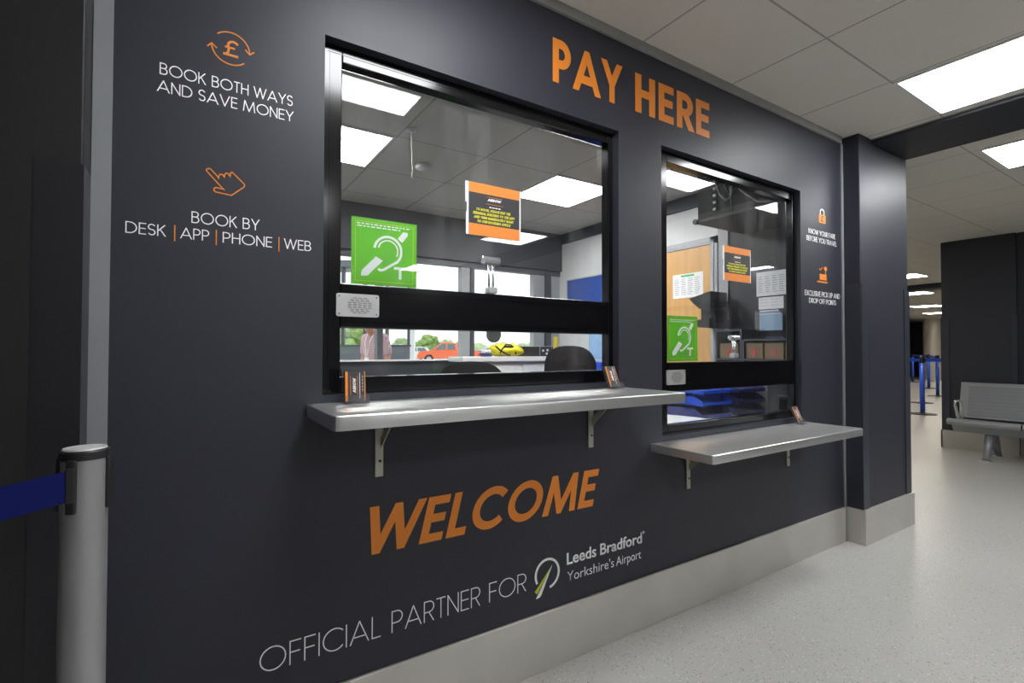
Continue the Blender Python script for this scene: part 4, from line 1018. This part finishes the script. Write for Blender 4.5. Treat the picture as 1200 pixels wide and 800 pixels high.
# window-1 staff desk along the front wall
t = thing('staff_desk', 'dark staff desk behind the left desk window', 'desk', (.9, .4, 0))
MB().box(.2, 1.55, .125, .62, .90, .93, bev=.003).build('desk_top', M['lowdark'], t, world=True)
for x in (.24, 1.48):
    MB().box(x, x + .03, .14, .60, 0, .899).build('desk_side', M['lowdark'], t, world=True)
t = thing('low_desk', 'pale low desk behind the right desk window', 'desk', (2.3, .4, 0))
MB().box(1.62, 3.24, .125, .84, .700, .728, bev=.003).build('desk_top', M['desk'], t, world=True)
for x in (1.66, 3.19): MB().box(x, x + .03, .14, .82, 0, .699).build('desk_side', M['desk'], t, world=True)
for k in range(3):
    P = MB().box(1.98 + k * .02, 2.34 + k * .025, .15 + .03 * k, .44 + .02 * k, .7288 + k * .004, .7322 + k * .004, rot=Matrix.Rotation(.12 * k - .1, 3, 'Z'))
    tag(P.build('paper_stack', M['paper']), ('white paper pad lying flat on the low desk', 'white sheets lying askew on the paper pad', 'topmost white sheets on the low desk pile')[k], 'paper', 'papers on the low desk')
# letter trays
def tray(x0, x1, y0, y1, z, material, label):
    t = thing('letter_tray', label, 'tray', ((x0 + x1) / 2, (y0 + y1) / 2, z), 0, 'stacked blue letter trays on the low desk')
    h = .052; mb = MB()
    mb.box(x0, x1, y0, y1, z, z + .004).box(x0, x1, y1 - .004, y1, z, z + h).box(x0, x0 + .004, y0 + .05, y1, z, z + h).box(x1 - .004, x1, y0 + .05, y1, z, z + h)
    mb.prism([(x0, y0 + .05, z + .004), (x0, y0 + .05, z + h), (x0, y0, z + .022), (x0, y0, z + .004)], (.004, 0, 0)); mb.prism([(x1 - .004, y0 + .05, z + .004), (x1 - .004, y0 + .05, z + h), (x1 - .004, y0, z + .022), (x1 - .004, y0, z + .004)], (.004, 0, 0))
    mb.box(x0, x1, y0, y0 + .004, z, z + .02)
    mb.build('tray_body', material, t, world=True)
    m2 = MB()
    for x in (x0 + .006, x1 - .012):
        for y in (y0 + .06, y1 - .012): m2.box(x, x + .006, y, y + .006, z + .004, z + .066)
    m2.build('riser_posts', M['navy'], t, world=True)
for k in range(3):
    tray(2.43 + .01 * k, 2.70 + .01 * k, .36, .68, .7295 + k * .066, (M['tray3'], M['tray2'], M['tray2'])[k], ('bottom blue letter tray of the left stack', 'middle bright blue letter tray of the left stack', 'top bright blue letter tray of the left stack')[k])
    tray(2.745, 3.02, .34, .66, .7295 + k * .066, M['tray3'], ('bottom navy letter tray of the right stack', 'middle navy letter tray of the right stack', 'top navy letter tray of the right stack')[k])
tag(MB().box(3.05, 3.18, .34, .60, .7285, .90, bev=.006).build('desk_organiser', M['ogrey']), 'grey desk organiser right of the letter trays', 'organiser')

# chairs
def swivel_chair(x, y, top, width, rz, label, hgt=.46):
    t = thing('swivel_chair', label, 'chair', (x, y, 0), rz, 'charcoal staff chairs in the office')
    mb = MB(); w = width / 2; n = 20
    prof = []
    for i in range(n + 1):
        a = PI * i / n; prof.append((w * math.copysign(abs(math.cos(a)) ** .75, math.cos(a)), top - .20 + .20 * math.sin(a) ** .75))
    prof = prof + [(-w * .96, top - hgt + .04), (-w * .85, top - hgt), (w * .85, top - hgt), (w * .96, top - hgt + .04)]
    F_ = [mb.bm.verts.new((px, .035 - .05 * (px / w) ** 2, pz)) for px, pz in prof]; B_ = [mb.bm.verts.new((px * .97, .085 - .05 * (px / w) ** 2, pz)) for px, pz in prof]
    k = len(prof)
    mb.bm.faces.new(F_); mb.bm.faces.new(list(reversed(B_)))
    for i in range(k): mb.bm.faces.new((F_[i], B_[i], B_[(i + 1) % k], F_[(i + 1) % k]))
    es = [e for e in mb.bm.edges if abs(e.verts[0].co.y - e.verts[1].co.y) < .02]
    bmesh.ops.bevel(mb.bm, geom=es, offset=.012, segments=3, affect='EDGES')
    mb.build('backrest', M['fabric'], t, smooth=True)
    sz = top - hgt - .14
    MB().box(-.22, .22, -.42, .04, sz, sz + .075, bev=.03, seg=4).build('seat', M['fabric'], t, smooth=True)
    MB().box(-.03, .03, .06, .08, sz + .02, top - hgt + .15).box(-.03, .03, -.15, .08, sz - .02, sz - .001).build('back_support', M['black_plastic'], t)
    MB().lathe([(.03, .10), (.03, .3), (.02, .3), (.02, sz - .02)], (0, -.18, 0), 14).build('gas_stem', M['black_plastic'], t)
    for i in range(5):
        a = 2 * PI * i / 5 + .3; c, s_ = math.cos(a), math.sin(a)
        lg = MB().tube([(0, -.18, .11), (c * .28, -.18 + s_ * .28, .065)], [.026, .018], 8).build('leg', M['black_plastic'], t)
        MB().lathe([(.028, -.02), (.028, .02)], (c * .27, -.18 + s_ * .27, .028), 12, axis='X').build('caster', M['rubber'], lg)
swivel_chair(2.60, 1.72, 1.150, .42, math.radians(-32), 'charcoal round-backed chair in front of the white cabinet')
swivel_chair(1.53, 1.40, 1.040, .46, math.radians(-20), 'low charcoal chair back just behind the middle of the left window')
swivel_chair(.615, 1.62, 1.135, .34, math.radians(12), 'grey chair edge at the far left of the left window')
# plant in front of the back wall
PX, PY = 1.83, 2.45
t = thing('potted_plant', 'small green potted plant beside the low charcoal chair', 'plant', (PX, PY, 0))
MB().lathe([(.09, 0), (.12, .28), (.125, .30), (.11, .30), (.105, .27)], (PX, PY, 0), 20).build('pot', M['odark'], t, world=True)
mb = MB().tube([(PX, PY, .26), (PX + .01, PY, .6), (PX + .02, PY, .90)], .008, 6); mb.build('stem', M['bark'], t, world=True)
mb = MB()
for k in range(60):
    a = random.uniform(0, 2 * PI); z = random.uniform(.6, 1.0); r = random.uniform(.07, .20); c = Vector((PX + .01, PY, z - .08)); e = c + Vector((math.cos(a) * r, math.sin(a) * r * .8, random.uniform(-.02, .10)))
    u = (e - c); sd = u.cross(Vector((0, 0, 1))).normalized() * .026
    mb.quad([c, c + u * .55 + sd, e, c + u * .55 - sd])
mb.build('leaves', M['plant'], t, world=True)
# yellow bag and black radio unit on the cabinet
t = thing('holdall_bag', 'yellow crumpled holdall with black strap on the white cabinet', 'bag', (2.62, 2.745, 1.052), math.radians(-28))
mb = MB(); mb.ball((0.02, 0, .058), .170, .088, .062, sub=4, noise=.0).ball((-.045, 0, .066), .115, .082, .070, sub=4, noise=.0)
for v in mb.bm.verts:
    v.co.z = max(.001, v.co.z + .010 * math.sin(23 * v.co.x + 9 * v.co.y) * (1 if v.co.z > .03 else 0)); v.co.y += .008 * math.sin(31 * v.co.x)
mb.build('bag_body', M['yellow_bag'], t, smooth=True)
MB().tube([(-.05, -.085, .03), (-.03, -.087, .07), (.01, -.06, .118), (.06, -.05, .112), (.10, -.066, .06), (.105, -.07, .02)], .007, 8).build('strap', M['bag_black'], t, smooth=True)
MB().tube([(-.09, -.07, .10), (-.04, -.095, .055), (.02, -.098, .02), (.05, -.096, .012)], .009, 8).build('trim_band', M['bag_black'], t, smooth=True)
mb = MB().box(-.01, .08, -.078, -.070, .082, .104, bev=.002, rot=Matrix.Rotation(.5, 3, 'X')); mb.build('badge_patch', M['bag_black'], t)
t = thing('folded_cloth', 'navy and white folded cloth left of the yellow holdall', 'cloth', (2.395, 2.72, 1.052))
MB().box(2.345, 2.435, 2.66, 2.76, 1.0525, 1.085, bev=.012, seg=3).build('navy_fold', M['navy'], t, smooth=True, world=True)
MB().box(2.355, 2.428, 2.67, 2.75, 1.0855, 1.118, bev=.012, seg=3).build('white_fold', M['paper'], t, smooth=True, world=True)
t = thing('radio_unit', 'black desktop radio unit right of the yellow holdall', 'radio', (3.0, 2.78, 1.052))
MB().box(2.80, 3.185, 2.70, 2.86, 1.0525, 1.155, bev=.005).build('casing', M['black_plastic'], t, world=True)
MB().box(3.012, 3.016, 2.6965, 2.6995, 1.058, 1.150).box(2.80, 3.185, 2.6965, 2.6995, 1.151, 1.1555).build('front_seam', M['plate'], t, world=True)
for x, z in ((3.055, 1.11), (3.11, 1.115), (3.10, 1.08)): MB().box(x - .011, x + .011, 2.697, 2.6996, z - .010, z + .010).build('button', M['paper'], t, world=True)
tag(MB().lathe([(.022, .0), (.022, 1.25)], (3.10, 2.55, 0), 14).build('yellow_pole', M['yellow_pole']), 'yellow upright pole behind the round-backed chair', 'pole')

# ------------------------------------------------------------------ outside
struct(MB().box(-60, 3.89, 3.06, 160, -.2, -.001).box(3.89, 140, 9.15, 160, -.2, -.001).build('ground', M['asphalt']))
def place(px, py, depth):
    c = Vector(((px - 600) / F_PX, (py - 400) / F_PX, 1)) * depth
    return Vector(CAM_LOC) + rx * c.x + dy * c.y + fwd * c.z
# glazed porch outside
pa = Vector((2.0, 8.0, 0)); pb = Vector((3.36, 7.1, 0)); u = (pb - pa).normalized(); L_ = (pb - pa).length
t = thing('glazed_porch', 'grey panelled porch with glass above outside the left window', 'porch', tuple(pa), math.atan2(u.y, u.x))
MB().box(0, L_, 0, .08, 0, 1.18).build('lower_panel', M['porch'], t)
MB().box(-.02, L_ + .02, -.01, .09, 1.181, 1.21).build('rail', M['odark'], t)
for k in range(5):
    x = k * (L_ - .05) / 4
    MB().box(x, x + .05, .0, .08, 1.2105, 2.6).build('mullion', M['odark'], t)
for k in range(4):
    x0 = k * (L_ - .05) / 4 + .051; MB().box(x0, x0 + (L_ - .05) / 4 - .052, .035, .042, 1.2105, 2.6).build('pane', M['glass_out'], t)
MB().box(-.05, L_ + .05, -.05, .6, 2.601, 2.72).build('roof_edge', M['porch'], t)
MB().box(L_, L_ + .08, .0, .08, 0, 2.6).build('corner_post', M['white_post'], t)

def tree(x, y, h, r, material, label, group, n=60):
    t = thing('tree', label, 'tree', (x, y, 0), random.uniform(0, 6), group)
    MB().tube([(0, 0, 0), (.02 * h, 0, .4 * h), (0, .02 * h, .75 * h)], [.05 * h, .04 * h, .02 * h], 8).build('trunk', M['bark'], t)
    mb = MB()
    for k in range(n):
        a = random.uniform(0, 2 * PI); q = random.random() ** .5 * r; z = h * random.uniform(.32, .95)
        s = r * .34 * (1.15 - abs(z / h - .55)); mb.ball((math.cos(a) * q * (1.15 - z / h * .6), math.sin(a) * q * (1.15 - z / h * .6), z), s, s, s * .8, sub=2, noise=.28)
    mb.build('crown', material, t)
GT = 'trees beyond the car park'
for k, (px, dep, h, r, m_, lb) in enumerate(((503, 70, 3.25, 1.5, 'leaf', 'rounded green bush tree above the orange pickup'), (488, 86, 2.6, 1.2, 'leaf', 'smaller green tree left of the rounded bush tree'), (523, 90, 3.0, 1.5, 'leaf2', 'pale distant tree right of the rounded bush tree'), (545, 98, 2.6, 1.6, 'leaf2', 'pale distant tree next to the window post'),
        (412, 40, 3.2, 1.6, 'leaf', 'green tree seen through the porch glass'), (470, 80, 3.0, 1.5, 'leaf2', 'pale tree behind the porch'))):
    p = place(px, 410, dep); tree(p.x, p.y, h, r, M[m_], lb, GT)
hm = MB()
p0 = place(470, 410, 104); p1 = place(700, 410, 104)
for k in range(150):
    q = p0.lerp(p1, k / 149); s = random.uniform(.9, 1.5); hm.ball((q.x + random.uniform(-2, 2), q.y + random.uniform(-2, 2), s * .8), s * 1.2, s * 1.2, s * 1.05, sub=2, noise=.22)
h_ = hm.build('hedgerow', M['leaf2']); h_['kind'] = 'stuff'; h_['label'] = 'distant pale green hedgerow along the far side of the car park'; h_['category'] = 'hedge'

def car(loc, rz, body, label, kind, group='cars parked outside'):
    """x forward, 0 = rear bumper"""
    t = thing('pickup_truck' if kind == 'pickup' else 'car', label, 'car', loc, rz, group)
    if kind == 'pickup':
        Lc, Wd = 5.2, 1.85
        prof = [(.05, .55), (.0, .75), (.02, 1.10), (1.72, 1.14), (3.55, 1.14), (4.75, 1.06), (5.05, .95), (5.15, .70), (5.1, .42), (.3, .42)]
        cab = [(1.66, 1.14), (1.80, 1.72), (2.1, 1.80), (3.05, 1.80), (3.95, 1.14)]
        wheels = (.98, 4.15); wr = .39; wins = (([(1.90, 1.18), (2.0, 1.68), (2.62, 1.70), (2.62, 1.18)]), ([(2.72, 1.18), (2.72, 1.70), (3.02, 1.70), (3.72, 1.18)]))
    elif kind == 'estate':
        Lc, Wd = 4.5, 1.8
        prof = [(.02, .55), (.0, .95), (.1, 1.0), (3.3, .98), (4.2, .86), (4.45, .65), (4.45, .35), (.2, .32)]
        cab = [(.08, 1.0), (.45, 1.42), (1.0, 1.50), (2.4, 1.48), (3.45, .98)]
        wheels = (.85, 3.6); wr = .33; wins = (([(.45, 1.03), (.7, 1.38), (1.45, 1.42), (1.45, 1.03)]), ([(1.55, 1.03), (1.55, 1.42), (2.3, 1.40), (3.05, 1.03)]))
    else:
        Lc, Wd = 4.0, 1.75
        prof = [(.02, .5), (.0, .9), (.08, .98), (2.9, .98), (3.75, .86), (3.97, .62), (3.97, .33), (.15, .32)]
        cab = [(.05, .98), (.3, 1.36), (.7, 1.48), (1.9, 1.48), (3.05, .98)]
        wheels = (.72, 3.2); wr = .31; wins = (([(.42, 1.02), (.6, 1.36), (1.2, 1.40), (1.2, 1.02)]), ([(1.3, 1.02), (1.3, 1.40), (1.85, 1.40), (2.6, 1.02)]))
    mb = MB(); mb.prism([(x, -Wd / 2, z) for x, z in prof], (0, Wd, 0))
    bmesh.ops.bevel(mb.bm, geom=mb.bm.edges[:], offset=.05, segments=2, affect='EDGES'); autosmooth(mb.build('body', body, t), .7)
    mb = MB(); V1 = [mb.bm.verts.new((x, -Wd / 2 + .06 + (z - cab[0][1]) * .22, z)) for x, z in cab]; V2 = [mb.bm.verts.new((x, Wd / 2 - .06 - (z - cab[0][1]) * .22, z)) for x, z in cab]
    n = len(cab); mb.bm.faces.new(V1); mb.bm.faces.new(list(reversed(V2)))
    for i in range(n): mb.bm.faces.new((V1[i], V2[i], V2[(i + 1) % n], V1[(i + 1) % n]))
    bmesh.ops.bevel(mb.bm, geom=mb.bm.edges[:], offset=.04, segments=2, affect='EDGES'); autosmooth(mb.build('cabin', body, t), .7)
    for sgn in (-1, 1):
        for wpts in wins:
            mb = MB(); mb.prism([(x, sgn * (Wd / 2 - .05 - (z - cab[0][1]) * .22), z) for x, z in wpts], (0, sgn * .006, 0)); mb.build('side_window', M['car_glass'], t)
        w_ = MB().box(wins[1][-1][0] - .12, wins[1][-1][0] + .06, sgn * (Wd / 2 + .02) - .09, sgn * (Wd / 2 + .02) + .09, cab[0][1] + .02, cab[0][1] + .15, bev=.03).build('wing_mirror', body, t)
        for x in wheels:
            wh = MB().lathe([(wr * .6, -.1), (wr, -.09), (wr, .09), (wr * .6, .1)], (x, sgn * (Wd / 2 - .08), wr), 24, axis='Y').build('wheel', M['rubber'], t)
            MB().lathe([(wr * .58, -.02), (wr * .5, .02)], (x, sgn * (Wd / 2 + .02), wr), 20, axis='Y').build('hub_cap', M['plate'], wh)
        MB().box(Lc - .35, Lc - .02, sgn * (Wd / 2 - .2) - .17, sgn * (Wd / 2 - .2) + .17, prof[0][1] + .18, prof[0][1] + .34, bev=.03).build('headlamp', M['headlamp'], t)
    fx0, fz0 = cab[-1]; fx1, fz1 = cab[-2]
    mb = MB(); mb.prism([(fx0 - .06, -Wd / 2 + .2, fz0 + .06), (fx0 - .06, Wd / 2 - .2, fz0 + .06), (fx1 + .05, Wd / 2 - .3, fz1 - .04), (fx1 + .05, -Wd / 2 + .3, fz1 - .04)], (.03, 0, .03)); mb.build('windscreen', M['car_glass'], t)
    if kind == 'pickup':
        mb = MB(); mb.prism([(1.05, -Wd / 2 + .08, 1.13), (1.62, -Wd / 2 + .08, 1.13), (1.70, -Wd / 2 + .2, 1.74), (1.55, -Wd / 2 + .2, 1.74)], (0, Wd - .3, 0)); mb.build('sports_bar', body, t)
    return t
def car_at(px, dep, deg, body, label, kind):
    p = place(px, 410, dep); p.z = 0
    yaw = math.atan2(p.y + 1.43, p.x)
    return car(tuple(p), yaw + math.radians(90 + deg), M[body], label, kind)
car_at(559, 44, 6, 'car_orange', 'orange double cab pickup parked side-on outside the office', 'pickup')
car_at(505, 54, 4, 'car_white', 'white estate car behind the orange pickup bonnet', 'estate')
car_at(588, 58, 35, 'car_red', 'red hatchback behind the dark window post', 'hatch')
car_at(612, 52, 25, 'car_white', 'white hatchback behind the navy folded cloth', 'hatch')
car_at(640, 64, 10, 'car_white', 'white estate car farthest right behind the holdall', 'estate')

# ------------------------------------------------------------------ the person outside
def skin_mesh(name, nodes, edges, material, parent, root, sub=2):
    """joints (x, y, z, radius) joined into one continuous surface"""
    me = bpy.data.meshes.new(name + '_skeleton'); me.from_pydata([n[:3] for n in nodes], edges, [])
    ob = bpy.data.objects.new(name, me); COL.objects.link(ob)
    sk = ob.modifiers.new('skin', 'SKIN'); ss = ob.modifiers.new('sub', 'SUBSURF'); ss.levels = sub; ss.render_levels = sub
    for i, n in enumerate(nodes):
        d = me.skin_vertices[0].data[i]; r = n[3]; d.radius = (r, r) if not isinstance(r, tuple) else r
        d.use_root = (i == root)
    dg = bpy.context.evaluated_depsgraph_get(); dg.update()
    out = bpy.data.meshes.new_from_object(ob.evaluated_get(dg)); out.name = name
    bpy.data.objects.remove(ob); bpy.data.meshes.remove(me)
    out.materials.clear(); out.materials.append(material)
    for p in out.polygons: p.use_smooth = True
    o = bpy.data.objects.new(name, out); COL.objects.link(o); o.parent = parent
    return o

def person(loc, rz):
    # faces -Y, stands on z = 0, about 1.70 m tall, head bent forward
    t = thing('person', 'person in a pink checked shirt standing outside the left window', 'person', loc, rz)
    N, E = [], []
    def add(x, y, z, r, par=None):
        N.append((x, y, z, r)); i = len(N) - 1
        if par is not None: E.append((par, i))
        return i
    pel = add(0, 0, .92, .13); wst = add(0, -.005, 1.08, .125, pel); che = add(0, -.01, 1.26, .14, wst); nb = add(0, -.02, 1.40, .075, che); nk = add(0, -.085, 1.44, .05, nb)
    hd = add(0, -.140, 1.495, .072, nk); hd2 = add(0, -.150, 1.565, .092, hd); hd3 = add(0, -.145, 1.635, .07, hd2)
    for s in (-1, 1):
        sh = add(s * .17, -.01, 1.355, .062, che); el = add(s * .225, .02, 1.10, .042, sh); wr = add(s * .215, -.10, .88, .028, el); pm = add(s * .21, -.125, .81, .036, wr)
        for k, (dx, ln) in enumerate(((-.026, .062), (-.009, .072), (.009, .068), (.026, .054))):
            a = add(s * .21 + dx * .3, -.132 + dx, .775, .0105, pm); b = add(s * .205 + dx * .3, -.142 + dx, .775 - ln * .55, .0095, a); add(s * .198 + dx * .3, -.138 + dx, .775 - ln, .008, b)
        th = add(s * .195, -.165, .80, .0115, pm); add(s * .188, -.185, .77, .009, th)
        hp = add(s * .095, 0, .86, .095, pel); kn = add(s * .105, -.015, .49, .06, hp); an = add(s * .11, .02, .085, .038, kn); add(s * .115, -.12, .035, .03, an)
    skin_mesh('body', N, E, M['skin'], t, 0)
    # face
    f = MB(); f.ball((0, -.243, 1.540), .012, .018, .022, sub=2); f.build('nose', M['skin'], t, smooth=True)
    for s in (-1, 1):
        MB().ball((s * .03, -.231, 1.570), .010, .006, .006, sub=2).build('eye', M['paper'], t, smooth=True)
        MB().ball((s * .092, -.140, 1.555), .012, .02, .032, sub=2).build('ear', M['skin'], t, smooth=True)
    MB().ball((0, -.225, 1.500), .024, .008, .006, sub=2).build('mouth', M['red_cable'], t, smooth=True)
    h = MB(); h.ball((0, -.127, 1.610), .098, .105, .085, sub=3, noise=.03)
    for v in h.bm.verts:
        if v.co.y < -.195 and v.co.z < 1.625: v.co.y = -.195
    h.build('hair', M['hair'], t, smooth=True)
    # shirt with short sleeves
    S, SE = [], []
    def sa(x, y, z, r, par=None):
        S.append((x, y, z, r)); i = len(S) - 1
        if par is not None: SE.append((par, i))
        return i
    a = sa(0, 0, .90, .150); b = sa(0, -.005, 1.08, .145, a); c = sa(0, -.01, 1.26, .160, b); d_ = sa(0, -.02, 1.395, .088, c); sa(0, -.055, 1.425, .062, d_)
    for s in (-1, 1):
        e = sa(s * .175, -.01, 1.355, .078, c); g = sa(s * .215, .012, 1.16, .066, e); sa(s * .222, .016, 1.10, .062, g)
    skin_mesh('shirt', S, SE, M['shirt'], t, 0)
    MB().tube([(-.055, -.10, 1.41), (-.045, -.165, 1.30), (-.015, -.178, 1.14), (0, -.178, 1.08), (.015, -.178, 1.14), (.045, -.165, 1.30), (.055, -.10, 1.41)], .006, 6).build('lanyard', M['paper'], t)
    MB().box(-.04, .04, -.186, -.181, .97, 1.08).build('pass_card', M['paper'], t)
    T, TE = [], []
    def ta(x, y, z, r, par=None):
        T.append((x, y, z, r)); i = len(T) - 1
        if par is not None: TE.append((par, i))
        return i
    p = ta(0, 0, .93, .145)
    for s in (-1, 1):
        q = ta(s * .095, 0, .85, .112, p); k = ta(s * .105, -.012, .49, .078, q); ta(s * .11, .015, .09, .06, k)
    skin_mesh('trousers', T, TE, M['trousers'], t, 0)
    for s in (-1, 1):
        MB().box(s * .113 - .045, s * .113 + .045, -.20, .085, 0.0, .085, bev=.03, seg=3).build('shoe', M['shoe'], t, smooth=True)
    return t
pp = place(440, 410, 6.8)
person((pp.x, pp.y, 0), math.atan2(pp.y + 1.43, pp.x) - PI / 2 - math.radians(42)).scale = (.94, .94, .94)
